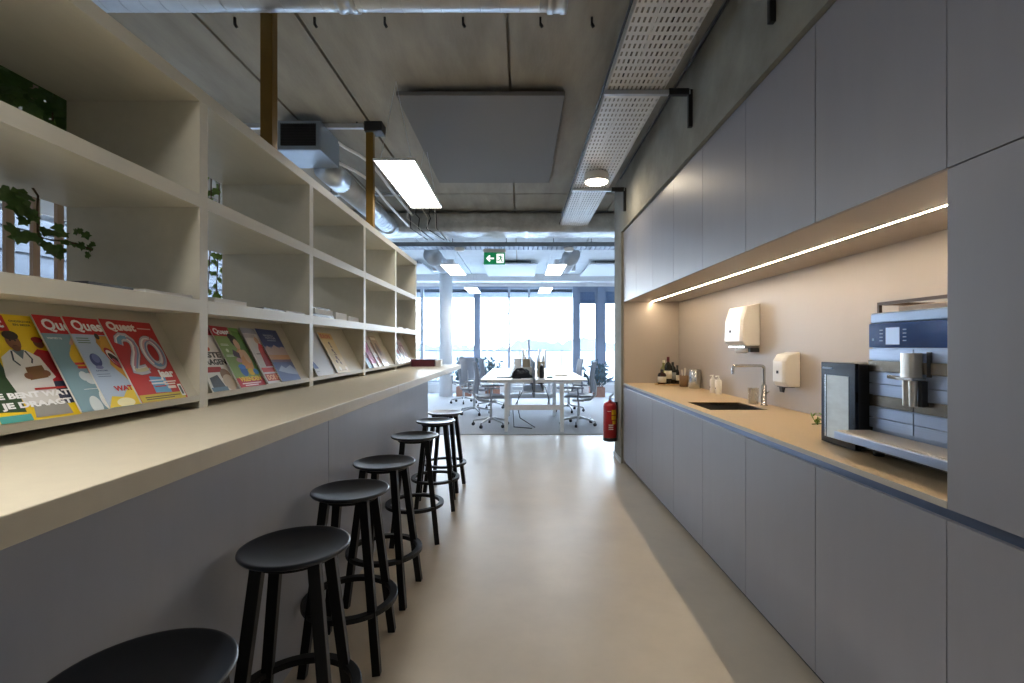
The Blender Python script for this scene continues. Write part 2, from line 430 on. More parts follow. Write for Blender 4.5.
c.poly([(.52,.65),(.60,.56),(.67,.65)],'6B7F88'); c.ell(.59,.73,.085,.085,'8A5C40'); c.ell(.59,.79,.095,.045,'241A14'); c.ell(.59,.665,.05,.03,'7A4E34')
c.ell(.56,.74,.012,.007,'1A1210'); c.ell(.62,.74,.012,.007,'1A1210'); c.rect(.565,.688,.615,.694,'5A2A22')
c.stroke([(.51,.64),(.48,.55),(.53,.50)],.0022,'3A4650'); c.stroke([(.67,.64),(.71,.56),(.68,.52)],.0022,'3A4650')
c.poly([(.56,.36),(.80,.38),(.79,.50),(.57,.48)],'8A6238'); c.ell(.56,.40,.05,.03,'8A5C40'); c.ell(.80,.42,.05,.03,'8A5C40')
c.poly([(.40,.02),(.44,.14),(.86,.14),(.88,.02)],'9C9A94'); c.rect(0,.0,.36,.06,'4FA8A0')
c.text('JE BENT WAT',.03,.185,.97,.255,'FFFFFF',.05); c.text('JE DRAAGT',.08,.10,.95,.17,'FFFFFF',.05)
c.rect(.55,.265,.96,.285,'C4322A')
magazine(c, 1.046, 'yellow magazine showing a white-coated man with a clipboard, leftmost in its rack')
# teal
c = Cover(W_, H_, '7FA3B0'); c.rect(0,.81,1,1,'C2141E'); c.xs = .62; quest(c,.12,.825,.90,.14)
c.text('waarom nu',.08,.75,.40,.77,'EEF2F4',.01)
c.ell(.68,.62,.30,.12,'E8C01E',.3); c.ell(.55,.55,.18,.10,'E8C01E'); c.poly([(.50,.70),(.58,.69),(.72,.80),(.66,.80)],'D9A88A')
c.rect(.40,.48,.95,.505,'D03A34'); c.rect(.42,.44,.95,.465,'D03A34'); c.text('BIJ',.62,.36,.80,.44,'C83A3A',.04)
c.ell(.45,.36,.10,.05,'D5E0E4'); c.ell(.58,.33,.14,.06,'D5E0E4'); c.rect(.30,.22,1,.225,'E8EEF0')
c.ell(.70,.10,.14,.11,'E9ECEC'); c.ell(.85,.20,.13,.09,'23262C'); c.ell(.40,.05,.14,.10,'D8E2E4'); c.ell(.95,.12,.08,.1,'E0B020')
magazine(c, 1.24, 'teal blue magazine with red banner, second from left in the nearest rack')
# light blue with mouth
c = Cover(W_, H_, 'AFC3DC'); c.rect(0,.81,1,1,'C2141E'); c.xs = .62; quest(c,.12,.83,.90,.14)
for y in (.76,.735,.71): c.rect(.07,y,.38,y+.009,'5A7A6A')
c.ell(.28,.52,.14,.075,'3E4C8A'); c.ell(.30,.54,.09,.05,'6A78B4'); c.ell(.28,.44,.10,.02,'7E86B8')
c.text('ONTDEK',.14,.395,.46,.41,'38407A',.02)
for y in (.36,.335): c.rect(.12,y,.46,y+.006,'6A7AA0')
c.poly([(.56,.78),(.64,.80),(.99,.80),(.99,.25),(.90,.26),(.80,.34),(.70,.40),(.60,.47),(.66,.54),(.56,.62)],'D8A03A'); c.poly([(.56,.66),(.52,.72),(.58,.78),(.66,.74)],'C48A2E')
c.ell(.78,.54,.19,.095,'B4202A',-.5); c.ell(.78,.54,.155,.07,'F4EEE8',-.5); c.ell(.80,.515,.15,.055,'3A0E14',-.5); c.ell(.80,.49,.09,.03,'C2485A',-.5); c.ell(.62,.79,.06,.035,'22201E')
c.poly([(0,0),(1,0),(1,.14),(.8,.22),(.5,.1),(.2,.12)],'EED034'); c.ell(.5,.04,.25,.05,'F6EFC0')
c.text('WAT JE',.36,.15,1.1,.225,'C2242A',.05)
magazine(c, 1.323, 'pale blue magazine with an open shouting mouth, third from left in the nearest rack')
# red 20
c = Cover(W_, H_, 'BE1A22'); quest(c,.08,.85,.54,.125,'F4F0EC',.05); c.rect(.66,.905,.94,.918,'E8D0C8')
def balloon(pts, w):
    c.stroke(pts, w*1.12, '5E4A58'); c.stroke(pts, w, 'C9C6D2'); c.stroke([(x-.020,y+.008) for x, y in pts], w*.35, 'F4F0F4'); c.stroke([(x+.035,y-.006) for x, y in pts], w*.22, '7F98C0'); c.stroke([(x+.008,y-.002) for x, y in pts], w*.16, 'B88AA0')
two = [(.14,.70),(.17,.76),(.24,.79),(.33,.785),(.40,.74),(.41,.67),(.37,.59),(.29,.51),(.22,.43),(.19,.385),(.27,.38),(.36,.385),(.46,.40)]
balloon(two, .0155)
c.stroke(two[:4], .006, '6FA6CC'); c.stroke(two[-4:], .006, 'D9D0B0'); c.stroke(two[5:9], .004, 'C88AA4')
o = [(.735+.165*math.cos(t)+.0*math.sin(t), .60+.165*math.sin(t)) for t in [2*PI*i/26+1.2 for i in range(27)]]
balloon(o, .0150)
c.stroke(o[2:8], .004, 'D8B0C0'); c.stroke(o[12:17], .006, '6F9EC8')
c.poly([(.36,.10),(.38,.30),(.70,.28),(.70,.09)],'5FA8D6'); c.rect(.34,.24,.66,.255,'E8E8F0'); c.rect(.36,.20,.66,.22,'E8E8F0'); c.rect(.40,.165,.64,.18,'C2242A')
c.text('jaar',.60,.245,.94,.375,'FFFFFF',.05); c.rect(.62,.215,.90,.232,'F0E0D8'); c.rect(.62,.185,.86,.202,'F0E0D8'); c.rect(.66,.135,.84,.17,'F0E0D8')
c.rect(.0,.0,.95,.085,'C8B02A'); c.rect(.10,.045,.85,.058,'5A4A10'); c.rect(.10,.022,.7,.034,'5A4A10'); c.rect(.88,.03,.97,.18,'F4F4F0'); c.rect(.90,.05,.95,.16,'555555')
magazine(c, 1.437, 'red magazine with silver balloon numeral 20, rightmost in the nearest rack')

# cell 1
c = Cover(.19, H_, 'ECE8E2'); c.rect(0,.86,1,1,'B8242E'); c.text('5',.42,.60,.62,.72,'E0582A',.05); c.text('25',.02,.60,.60,.72,'E0582A',.05)
c.text('BESTE',.10,.50,.88,.59,'2A2A2A',.05); c.text('VRAGEN',.08,.39,.96,.48,'2A2A2A',.05)
c.rect(.10,.28,.66,.36,'B82C34'); c.poly([(.05,0),(.1,.2),(.4,.24),(.5,.05)],'39424A'); c.ell(.70,.22,.18,.11,'8A6A50'); c.ell(.72,.12,.22,.12,'C9B8A0'); c.rect(.0,.0,.55,.06,'5E7C90')
magazine(c, 1.772, 'white magazine with black headline letters, leftmost in the second rack')
c = Cover(W_, H_, '86A45A'); c.rect(0,.84,.62,1,'BE1A2A'); c.text('Quest',.06,.855,.60,.965,'FFFFFF',.035); c.rect(.66,.95,.98,.99,'6FB04A')
c.poly([(.66,.2),(.70,.95),(1,.92),(1,.2)],'5C8A34')
c.ell(.62,.77,.14,.10,'2A1A18'); c.ell(.66,.71,.10,.09,'D8A884'); c.ell(.56,.83,.10,.06,'2A1A18')
c.poly([(.48,.30),(.50,.58),(.62,.64),(.82,.60),(.92,.44),(.86,.28)],'D89A5A'); c.ell(.80,.50,.10,.12,'E0B488',.3); c.ell(.62,.55,.13,.05,'E0B488',.4)
c.poly([(.32,.52),(.40,.62),(.58,.56),(.54,.46)],'4A3A52'); c.ell(.45,.44,.10,.04,'C49A9A')
for y in (.70,.68,.52,.50): c.rect(.08,y,.34,y+.008,'E8F0D8')
c.ell(.20,.60,.05,.03,'D8E4C0'); c.ell(.42,.26,.13,.09,'1E62B0'); c.ell(.42,.33,.13,.04,'2E7ACC'); c.ell(.68,.24,.12,.06,'E0B81E'); c.ell(.86,.24,.10,.05,'2E86C8')
c.rect(0,0,1,.15,'B82230'); c.text('VRIENDEN',.10,.09,.92,.165,'F2C81E',.05); c.rect(.12,.05,.84,.065,'F0D8D0'); c.rect(.2,.02,.7,.035,'F0D8D0')
magazine(c, 1.945, 'green magazine with red banner and a dark-haired figure in the second rack')
c = Cover(.205, H_, 'D5D0D0'); c.rect(0,.9,1,1,'9C9CA8'); c.rect(0,.82,.5,.89,'B9B2B4'); c.poly([(.30,.30),(.36,.62),(.48,.74),(.60,.70),(.64,.30)],'B42026'); c.ell(.46,.78,.09,.06,'C49A7E'); c.rect(.04,.20,1,.28,'C23A34'); c.rect(.04,.04,1,.17,'B0382C'); c.text('DOE HET',.10,.06,.85,.15,'E8B48A',.04); c.rect(.16,.52,.36,.54,'8A8088')
magazine(c, 2.159, 'white magazine with a red figure, half hidden behind the blue mountain cover')
c = Cover(.218, H_, '2A3E7C'); c.rect(0,.42,1,.66,'8A88A4'); c.poly([(0,.60),(.15,.68),(.3,.62),(.5,.70),(.7,.63),(.85,.67),(1,.62),(1,.50),(0,.5)],'B9A6A4'); c.rect(0,.40,1,.5,'C2926A'); c.rect(0,.36,1,.41,'6A5878')
c.rect(0,0,1,.36,'3A5490'); c.poly([(.1,.20),(.35,.30),(.5,.24),(.8,.30),(1,.2),(1,.1),(.5,.14)],'93A4C4'); c.rect(0,.0,1,.07,'2C4A8C')
c.text('VERGETEN',.22,.86,.68,.895,'C8D0E4',.02); c.text('NATUUR',.28,.81,.76,.85,'C8D0E4',.02); c.rect(.30,.77,.72,.79,'9AA8C8')
magazine(c, 2.283, 'dark blue magazine with a mountain lake at dusk, rightmost in the second rack')
# cell 2
c = Cover(.29, H_, 'CDD0D6'); c.poly([(0,.16),(.24,.16),(0,.50)],'3F5C9C'); c.rect(.06,.09,.2,.10,'8A8E9A')
magazine(c, 2.69, 'plain pale grey magazine with a blue triangle in the third rack')
c = Cover(.235, H_, 'D8BE80'); c.rect(.0,.84,1,1,'CFA85C'); c.text('EUROPA',.10,.86,.86,.965,'C2482A',.05)
for (x,y,rr) in ((.50,.74,.07),(.52,.66,.05),(.48,.56,.07),(.55,.50,.05),(.50,.38,.08),(.58,.32,.05),(.36,.28,.07),(.62,.24,.06)): c.ell(x,y,rr,rr*.55,'4A3020'); c.ell(x+.03,y-.02,rr*.5,rr*.5,'8A5A34')
c.rect(.40,.44,.64,.455,'8A3A2A'); c.rect(.2,.05,.8,.065,'A08050'); c.ell(.35,.10,.08,.05,'E8DCC0'); c.ell(.85,.10,.08,.05,'E8DCC0')
magazine(c, 2.985, 'tan magazine with orange title and small brown figures in the third rack')
# cell 3
c = Cover(.20, H_, '9A2A80'); c.rect(0,.88,1,1,'B84A98'); c.ell(.4,.5,.25,.2,'D8B8D0'); c.rect(0,0,.6,.3,'6FA0C4'); c.ell(.7,.2,.2,.15,'C86AA8'); c.text('MODE',.15,.9,.8,.97,'F0E0EC',.04)
magazine(c, 3.60, 'purple magazine with pale figure, leftmost in the fourth rack')
c = Cover(.20, H_, 'B02A7C'); c.rect(.55,.05,1,.92,'D890BC'); c.ell(.75,.5,.16,.2,'F0D8E4'); c.rect(0,0,1,.12,'E8E4E8')
magazine(c, 3.72, 'magenta magazine with pink panel, second in the fourth rack')
c = Cover(.20, H_, 'D9CFC6'); c.ell(.6,.6,.2,.2,'B47A54'); c.rect(.3,.1,.9,.3,'A8543C'); c.rect(0,.86,1,1,'C8A890')
magazine(c, 3.86, 'cream magazine with brown and rust shapes, third in the fourth rack')
c = Cover(.20, H_, 'B49A7C'); c.ell(.5,.55,.25,.22,'6A5040'); c.rect(.1,.86,.9,.95,'E8DCC8'); c.rect(0,0,1,.15,'8A6A58')
magazine(c, 3.99, 'brown magazine with dark oval picture, rightmost in the fourth rack')
# cell 4
for i, (yl, cols, lab) in enumerate(((4.475,('C8C4C8','4A4A5C','8A6A80'),'pale grey magazine with dark blocks, leftmost in the farthest rack'),
    (4.585,('D0D4DC','5A6480','C83A4A'),'white magazine with slate picture, second in the farthest rack'),
    (4.70,('22263A','D8D8E0','8A2A3A'),'black and navy magazine, third in the farthest rack'),
    (4.82,('C89A98','8A4A50','E8D8D0'),'dusty pink magazine, rightmost in the farthest rack'))):
    c = Cover(.205, H_, cols[0]); c.rect(.1,.2,.9,.7,cols[1]); c.ell(.5,.5,.25,.15,cols[2]); c.rect(.1,.8,.9,.92,cols[2]); c.rect(.15,.06,.6,.14,cols[1])
    magazine(c, yl, lab)

# ------------------------------------------------------------------ things lying on the third shelf
def flat_mag(x0, x1, y0, y1, z, th, m, label, rot=0, group='papers lying on the shelf', name='magazine', coverm=None):
    cx, cy = (x0+x1)/2, (y0+y1)/2
    e = empty(name, (cx,cy,z), label, 'magazine' if name == 'magazine' else 'book', group); e.rotation_euler.z = rot
    MB().box(x0-cx, x1-cx, y0-cy, y1-cy, .001, th-.001).build('pages', m if m is pdk else paper, e, local=True)
    MB().box(x0-cx-.001, x1-cx+.001, y0-cy-.001, y1-cy+.001, th-.001, th).box(x0-cx-.001, x1-cx+.001, y0-cy-.001, y1-cy+.001, 0, .001).build('cover', coverm or m, e, local=True)
pgry = mat('print_palegrey', hexc('C9CCD0'), .4); pdk = mat('print_dark', hexc('2A2A30'), .4); pwh = mat('print_white', hexc('E2E2E2'), .4)
flat_mag(-1.38,-1.15,1.28,1.44,Z31,.010,pdk,'dark-covered magazine lying flat on the shelf above the nearest rack',.05)
flat_mag(-1.37,-1.145,1.49,1.69,Z31,.012,pwh,'white magazine lying flat against the first upright',-.03)
flat_mag(-1.37,-1.14,1.80,2.02,Z31,.018,pgry,'grey stack-thick brochure lying flat right of the first upright',.02)
flat_mag(-1.36,-1.15,2.16,2.36,Z31,.008,pdk,'thin black magazine lying flat in the second compartment',.04)
flat_mag(-1.36,-1.145,2.38,2.57,Z31,.010,pwh,'thin white magazine lying flat at the right of the second compartment',-.02)
flat_mag(-1.40,-1.16,2.70,3.02,Z31,.018,pdk,'dark flat box file at the bottom of the book stack in the third compartment',0,'books in the third compartment','book')
flat_mag(-1.39,-1.155,2.72,2.99,Z31+.018,.030,pwh,'white thick book in the middle of the stack in the third compartment',.02,'books in the third compartment','book')
flat_mag(-1.40,-1.17,2.74,2.97,Z31+.048,.010,pdk,'black thin book on top of the stack in the third compartment',-.03,'books in the third compartment','book')
flat_mag(-1.38,-1.16,3.05,3.24,Z31,.046,pgry,'grey white book beside the stack in the third compartment',0,'books in the third compartment','book')
flat_mag(-1.38,-1.155,3.26,3.47,Z31,.034,mat('print_cream', hexc('D8D6C4'), .4),'cream book lying at the right of the third compartment',.01,'books in the third compartment','book')
flat_mag(-1.34,-1.16,4.62,4.80,Z31,.016,pwh,'small white booklet on the shelf of the fifth compartment',0)
flat_mag(-1.35,-1.16,4.90,5.08,Z31,.012,pgry,'small grey booklet on the shelf at the far compartment',.04)
# burgundy box + white box at the far end of the bar
e = empty('box', (-1.0,5.06,ZB), 'burgundy box standing at the far end of the bar', 'box')
B(-1.125,-.885,5.0,5.14,ZB,ZB+.058).build('body', burg, e, bevel=.003); B(-1.127,-.883,4.998,5.142,ZB+.058,ZB+.074).build('lid', burg, e, bevel=.003)
e = empty('box', (-.85,5.08,ZB), 'small white box right of the burgundy box on the bar', 'box')
B(-.878,-.82,5.02,5.14,ZB,ZB+.05).build('body', white_m, e, bevel=.003); B(-.88,-.818,5.018,5.142,ZB+.05,ZB+.068).build('lid', white_m, e, bevel=.002)

# ------------------------------------------------------------------ slat screen and ivy behind the bookcase
e = empty('slat_screen', (-1.78,1.3,0), 'brown vertical wooden slat screen behind the bookcase', 'screen')
for y in (.758,.851,.944,1.037,1.13,1.223,1.316,1.409,1.502,1.595,1.688,1.781,1.874): B(-1.792,-1.778,y-.013,y+.013,.06,2.55).build('slat', slatw, e)
B(-1.805,-1.765,.72,1.90,0,.06).build('rail', slatw, e); B(-1.805,-1.765,.72,1.90,2.55,2.6).build('rail', slatw, e)
IVY = [(0,-.35),(.22,-.52),(.5,-.30),(.42,-.02),(.62,.20),(.28,.30),(0,.72),(-.28,.30),(-.62,.20),(-.42,-.02),(-.5,-.30),(-.22,-.52)]
def leaf(mb, p, size, rnd, face=None, shape=IVY):
    d = face or Vector((rnd.uniform(.3,1), rnd.uniform(-.9,.1), rnd.uniform(-.2,.7)))
    d = d.normalized(); a = rnd.uniform(-PI, PI)*.55+PI
    u = d.orthogonal().normalized(); u = (u*1).normalized(); zup = Vector((0,0,1)); u = zup.cross(d).normalized(); w = d.cross(u)
    vs = [p+d*.012*size*10*0]
    for x, y in shape:
        xx = x*math.cos(a)-y*math.sin(a); yy = x*math.sin(a)+y*math.cos(a)
        vs.append(p+(u*xx+w*yy)*size-d*size*.18*(x*x+y*y))
    n = len(shape); mb.add(vs, [(0,1+i,1+(i+1)%n) for i in range(n)])
rnd = random.Random(11)
e = empty('ivy_planter', (-1.525,1.45,ZT1), 'ivy trailing down into the nearest left compartments', 'plant', 'ivy along the bookcase')
tr = B(-1.598,-1.45,1.0,1.9,ZT1,ZT1+.12).build('trough', greycab, e, bevel=.004)
B(-1.585,-1.465,1.02,1.88,ZT1+.12,ZT1+.126).build('soil', soil, e)
fo = MB(); st = MB()
main = [at(x,y,X=-1.50) for x, y in ((38,196),(37,212),(38,236),(50,240),(66,241),(80,245),(92,250))]
st.tube([Vector((-1.60,1.45,ZT1+.13)),Vector((-1.625,1.47,ZT1+.06)),Vector((-1.63,1.48,2.15)),Vector((-1.58,1.47,2.03)),main[0]]+main[1:], .003, 6)
for (px,py,X,sz) in ((12,200,-1.5,.05),(20,206,-1.52,.055),(6,194,-1.5,.045),(26,196,-1.48,.04),(24,210,-1.5,.05),(16,195,-1.52,.05),(30,214,-1.5,.035),(34,217,-1.49,.036),(24,221,-1.5,.03),(14,230,-1.5,.05),(20,237,-1.49,.04),(30,235,-1.5,.035),(38,238,-1.5,.034),(46,231,-1.49,.036),(54,233,-1.5,.035),(62,234,-1.5,.034),(58,228,-1.51,.03),(46,245,-1.5,.03),(52,250,-1.49,.034),(59,250,-1.5,.034),(60,256,-1.5,.025),(65,242,-1.48,.025),(76,232,-1.5,.022),(80,231,-1.5,.02),(86,235,-1.5,.026),(74,244,-1.5,.024),(82,246,-1.49,.028),(90,248,-1.5,.024),(88,255,-1.5,.024),(93,244,-1.49,.018)):
    leaf(fo, at(px,py,X=X), sz, rnd)
# dense growth along the top of the screen
for k in range(190):
    y = rnd.uniform(1.25,1.93); z = rnd.uniform(1.98,2.34); leaf(fo, Vector((rnd.uniform(-1.74,-1.63), y, z)), rnd.uniform(.035,.06), rnd)
for k in range(150):
    leaf(fo, Vector((rnd.uniform(-1.72,-1.62), rnd.uniform(1.50,1.90), rnd.uniform(2.10,2.36))), rnd.uniform(.035,.06), rnd)
for k in range(7):
    y = 1.1+k*.12; st.tube([Vector((-1.6,y,ZT1+.12)),Vector((-1.65,y+.02,ZT1+.02)),Vector((-1.68,y+.03,2.1)),Vector((-1.66,y+.05,1.98))], .003, 5)
fo.build('foliage', leaf1, e); st.build('vine', stemm, e)
e = empty('ivy_planter', (-1.525,2.65,ZT1), 'ivy hanging behind the second column of compartments', 'plant', 'ivy along the bookcase')
B(-1.598,-1.45,2.4,2.95,ZT1,ZT1+.12).build('trough', greycab, e, bevel=.004); B(-1.585,-1.465,2.42,2.93,ZT1+.12,ZT1+.126).build('soil', soil, e)
fo = MB(); st = MB()
for k in range(60):
    z = rnd.uniform(2.12,2.34) if k < 28 else rnd.uniform(1.66,1.96)
    leaf(fo, Vector((rnd.uniform(-1.72,-1.63), rnd.uniform(2.53,2.76), z)), rnd.uniform(.024,.04), rnd)
for k in range(4):
    y = 2.5+k*.07; st.tube([Vector((-1.6,y,ZT1+.12)),Vector((-1.64,y,ZT1+.03)),Vector((-1.66,y+.03,2.0)),Vector((-1.67,y+.02,1.68))], .003, 5)
fo.build('foliage', mat('ivy_light', hexc('6A8A3C'), .45, noise=.4, nscale=9), e); st.build('vine', stemm, e)

# ------------------------------------------------------------------ bar stools
def make_stool():
    r = empty('bar_stool', (0,0,0))
    R = .170
    seatm = mat('black_seat', (.012,.017,.026), .30, spec=.5)  # blue sheen put into the near-black base colour
    MB().lathe([(0,.720),(.12,.720),(.150,.724),(.165,.731),(.1705,.739),(.170,.7435),(.166,.7455),(.160,.745),(.145,.741),(.11,.7345),(.06,.7295),(0,.728)], n=56).build('seat', seatm, r, local=True)
    MB().lathe([(.0,.704),(.120,.704),(.120,.720),(0,.720)], n=40).build('seat_support', black_w, r, local=True)
    for sx in (-1,1):
        for sy in (-1,1):
            a = Vector((sx*.155, sy*.158, 0)); b = Vector((sx*.083, sy*.092, .718))
            MB().bar(a, b, .034, .036, 0, .036, .040, up=(sx,0,0)).build('leg', black_w, r, local=True, bevel=.002)
    n = 56; mb = MB(); vs = []; prof = [(.174,.238),(.209,.238),(.209,.260),(.174,.260)]
    k = len(prof)
    for i in range(n):
        t = 2*PI*i/n
        vs += [(q*math.cos(t), q*math.sin(t), z) for q, z in prof]
    mb.add(vs, [(i*k+j, ((i+1)%n)*k+j, ((i+1)%n)*k+(j+1)%k, i*k+(j+1)%k) for i in range(n) for j in range(k)], 0, False)
    mb.build('foot_ring', black_w, r, local=True, bevel=.003)
    return r
spots = [(-.752,.955,-.1),(-.738,1.590,.16),(-.772,2.205,.06),(-.764,2.730,-.06),(-.766,3.526,.2),(-.735,4.214,.12),(-.735,4.745,-.1)]
slab = ['black round-seated bar stool cut off by the bottom edge of the photo','black bar stool nearest the camera with its whole seat showing','third black bar stool from the camera along the bar','fourth black bar stool, middle of the row of seven','third black bar stool from the far end of the bar','second black bar stool from the far end of the bar','farthest black bar stool, at the end of the bar']
proto = make_stool()
for i, (x, y, a) in enumerate(spots):
    o = proto if i == 0 else copy_tree(proto)
    o.location = (x, y, 0); o.rotation_euler.z = a
    tag(o, slab[i], 'bar stool', 'bar stools along the counter')

# ================================================================== KITCHEN (right)
P = .61667; YE = 5.70; XC = 1.22
ordn = ['farthest','second','third','fourth','fifth','sixth','nearest']
for k in range(7):
    b = YE-P*k; a = b-P; gp = .002
    pos = 'at the far end' if k == 0 else ('beside the tall cabinets' if k == 6 else '%s from the far end' % ordn[k])
    extra = {3:' holding the sink'}.get(k, '')
    e = empty('base_cabinet', (1.55,(a+b)/2,0), 'grey handleless base cabinet under the worktop, ' + pos, 'cabinet', 'base cabinets under the worktop')
    mb = MB(); mb.box(1.245,1.86,a+.001,a+.018,.045,.93); mb.box(1.245,1.86,b-.018,b-.001,.045,.93); mb.box(1.245,1.86,a+.018,b-.018,.045,.063); mb.box(1.85,1.86,a+.018,b-.018,.063,.93)
    mb.build('carcass', greycab, e)
    B(XC,XC+.02,a+gp,b-gp,.045,.899).build('door', greycab, e, bevel=.001)
    B(1.238,1.244,a,b,.899,.931).build('finger_rail', railmet, e)
    B(1.255,1.27,a,b,0,.045).build('plinth', dark_in, e)
    e = empty('wall_cabinet', (1.55,(a+b)/2,1.906), 'grey handleless wall cabinet above the worktop, ' + pos, 'cabinet', 'wall cabinets above the worktop')
    B(1.245,1.871,a+.001,b-.001,1.908,2.728).build('carcass', splash, e)
    B(XC,XC+.02,a+gp,b-gp,1.906,2.728).build('door', greycab, e, bevel=.001)
tall_lab = ['tall grey cabinet closest to the coffee machine, right edge of photo','tall grey cabinet second from the coffee machine','tall grey cabinet third from the coffee machine','tall grey cabinet farthest from the coffee machine']
yt = [1.383,.766,.15,-.467,-1.09]
for k in range(1):
    b, a = yt[k], yt[k+1]
    e = empty('tall_cabinet', (1.55,(a+b)/2,0), tall_lab[k], 'cabinet')
    B(1.245,1.871,a+.001,b-.0005,.045,2.728).build('carcass', greycab, e)
    for z0, z1, nm in ((.045,.899,'lower_door'),(.932,1.902,'door'),(1.906,2.728,'upper_door')): B(XC,XC+.02,a+.002,b-.001,z0,z1).build(nm, greycab, e, bevel=.001)
    B(1.238,1.2445,a,b,.899,.932).build('finger_rail', railmet, e); B(1.255,1.27,a,b,0,.045).build('plinth', dark_in, e)
struct(B(1.222,1.871,-1.09,.765,0,2.728).build('wall_right_near', greycab))
# worktop with sink cut-out
SX0,SX1,SY0,SY1 = 1.31,1.715,3.33,3.80
wt = empty('worktop', (1.54,3.54,.932), 'long tan worktop running under the taps and coffee machine', 'worktop')
mb = MB(); x0, x1, y0, y1 = 1.222, 1.873, 1.3835, YE
mb.box(x0,x1,y0,SY0,.932,.953); mb.box(x0,x1,SY1,y1,.932,.953); mb.box(x0,SX0,SY0,SY1,.932,.953); mb.box(SX1,x1,SY0,SY1,.932,.953)
mb.build('slab', worktop, wt); B(1.2195,1.2222,y0,y1,.932,.953).build('edge_band', edge_w, wt)
e = empty('sink', ((SX0+SX1)/2,(SY0+SY1)/2,.75), 'undermounted steel sink basin sunk in the tan worktop', 'sink')
mb = MB(); t = .004; zb = .752
mb.box(SX0,SX1,SY0,SY1,zb,zb+t); mb.box(SX0-t,SX0,SY0-t,SY1+t,zb,.945); mb.box(SX1,SX1+t,SY0-t,SY1+t,zb,.945); mb.box(SX0,SX1,SY0-t,SY0,zb,.945); mb.box(SX0,SX1,SY1,SY1+t,zb,.945)
mb.build('basin', sinkm, e); MB().lathe([(0,.004),(.035,.004),(.04,0)],((SX0+SX1)/2,(SY0+SY1)/2,zb+t),24).build('drain', chrome, e)
# tap
fx, fy = 1.803, 3.576
e = empty('faucet', (fx,fy,.953), 'angular steel kitchen tap behind the sink', 'tap')
MB().lathe([(.026,0),(.026,.006),(.019,.008),(.019,.15),(.012,.155),(.012,.16)], (fx,fy,.953), 24).build('body', chrome, e)
pts = [(fx,fy,1.10)]+[(fx,fy,1.225)]
for k in range(1,6): t = PI/2*k/5; pts.append((fx-.022+.022*math.cos(t), fy, 1.225+.022*math.sin(t)))
pts.append((fx-.21,fy,1.247))
for k in range(1,6): t = PI/2*k/5; pts.append((fx-.21-.02*math.sin(t), fy, 1.227+.02*math.cos(t)))
pts.append((fx-.231,fy,1.185))
MB().tube(pts, .0105, 14).build('spout', chrome, e)
MB().tube([(fx+.005,fy-.015,1.045),(fx+.005,fy-.06,1.062)], .006, 10).build('lever', chrome, e)
# LED strip and wall plate
e = empty('led_strip', (1.547,3.54,1.906), 'warm glowing LED strip under the wall cabinets', 'light')
B(1.538,1.558,1.40,5.69,1.9068,1.9079).build('profile', alum, e); B(1.5425,1.5525,1.40,5.69,1.9062,1.9068).build('diffuser', ledmat, e)
# paper towel dispenser
e = empty('paper_towel_dispenser', (1.873,3.94,1.37), 'white paper towel dispenser on the wall above the tap', 'dispenser')
ya, yb = 3.775, 4.105
def shell(yn, yf, prof, grow):
    n = len(prof); mb = MB(); vs = []
    for y, s in ((yn+grow,0),(yn,1),(yf,1),(yf-grow,0)): pass
    return mb
prof = [(1.8725,1.395),(1.765,1.395),(1.735,1.43),(1.742,1.60),(1.775,1.705),(1.8725,1.725)]
mb = MB(); n = len(prof); vs = [(x,ya,z) for x,z in prof]+[(x if x > 1.87 else x-.012,ya+.03,z) for x,z in prof]+[(x if x > 1.87 else x-.012,yb-.03,z) for x,z in prof]+[(x,yb,z) for x,z in prof]
fs = [tuple(range(n)), tuple(range(3*n,4*n))[::-1]]
for q in range(3): fs += [(q*n+n+i, q*n+n+(i+1)%n, q*n+(i+1)%n, q*n+i) for i in range(n)]
mb.add(vs, fs); mb.build('housing', whitepl, e, bevel=.006)
B(1.76,1.8725,ya+.02,yb-.02,1.375,1.395).build('slot_tray', chrome, e, bevel=.003)
MB().lathe([(.04,0),(.05,.02),(.05,.034)], (1.80,3.93,1.335), 20, sy=2.0, sx=.7).build('paper', whitepl, e)
B(1.80,1.872,ya+.01,ya+.045,1.345,1.375).build('catch', darkmet, e)
B(1.7215,1.7245,3.955,3.985,1.50,1.52).build('badge', darkmet, e)
# soap dispenser
e = empty('soap_dispenser', (1.873,3.31,1.1), 'white soap dispenser on the wall beside the coffee machine', 'dispenser')
prof = [(1.8725,1.118),(1.790,1.118),(1.772,1.15),(1.772,1.29),(1.80,1.335),(1.8725,1.353)]
mb = MB(); n = len(prof); ya, yb = 3.232, 3.392
vs = [(x,ya,z) for x,z in prof]+[(x if x > 1.87 else x-.01,ya+.025,z) for x,z in prof]+[(x if x > 1.87 else x-.01,yb-.025,z) for x,z in prof]+[(x,yb,z) for x,z in prof]
fs = [tuple(range(n)), tuple(range(3*n,4*n))[::-1]]
for q in range(3): fs += [(q*n+n+i, q*n+n+(i+1)%n, q*n+(i+1)%n, q*n+i) for i in range(n)]
mb.add(vs, fs); mb.build('housing', whitepl, e, bevel=.006)
B(1.785,1.85,3.26,3.36,1.112,1.118).build('base', blackpl, e)
MB().prism_y([(1.785,1.112),(1.81,1.112),(1.802,1.075),(1.79,1.078)], 3.30, 3.335).build('push_lever', blackpl, e)
B(1.7595,1.7625,3.30,3.325,1.205,1.225).build('badge', darkmet, e)
MB().lathe([(.012,0),(.012,.003),(0,.003)], (1.763,3.315,1.165), 16, axis='x', M=None).build('view_window', chrome, e)

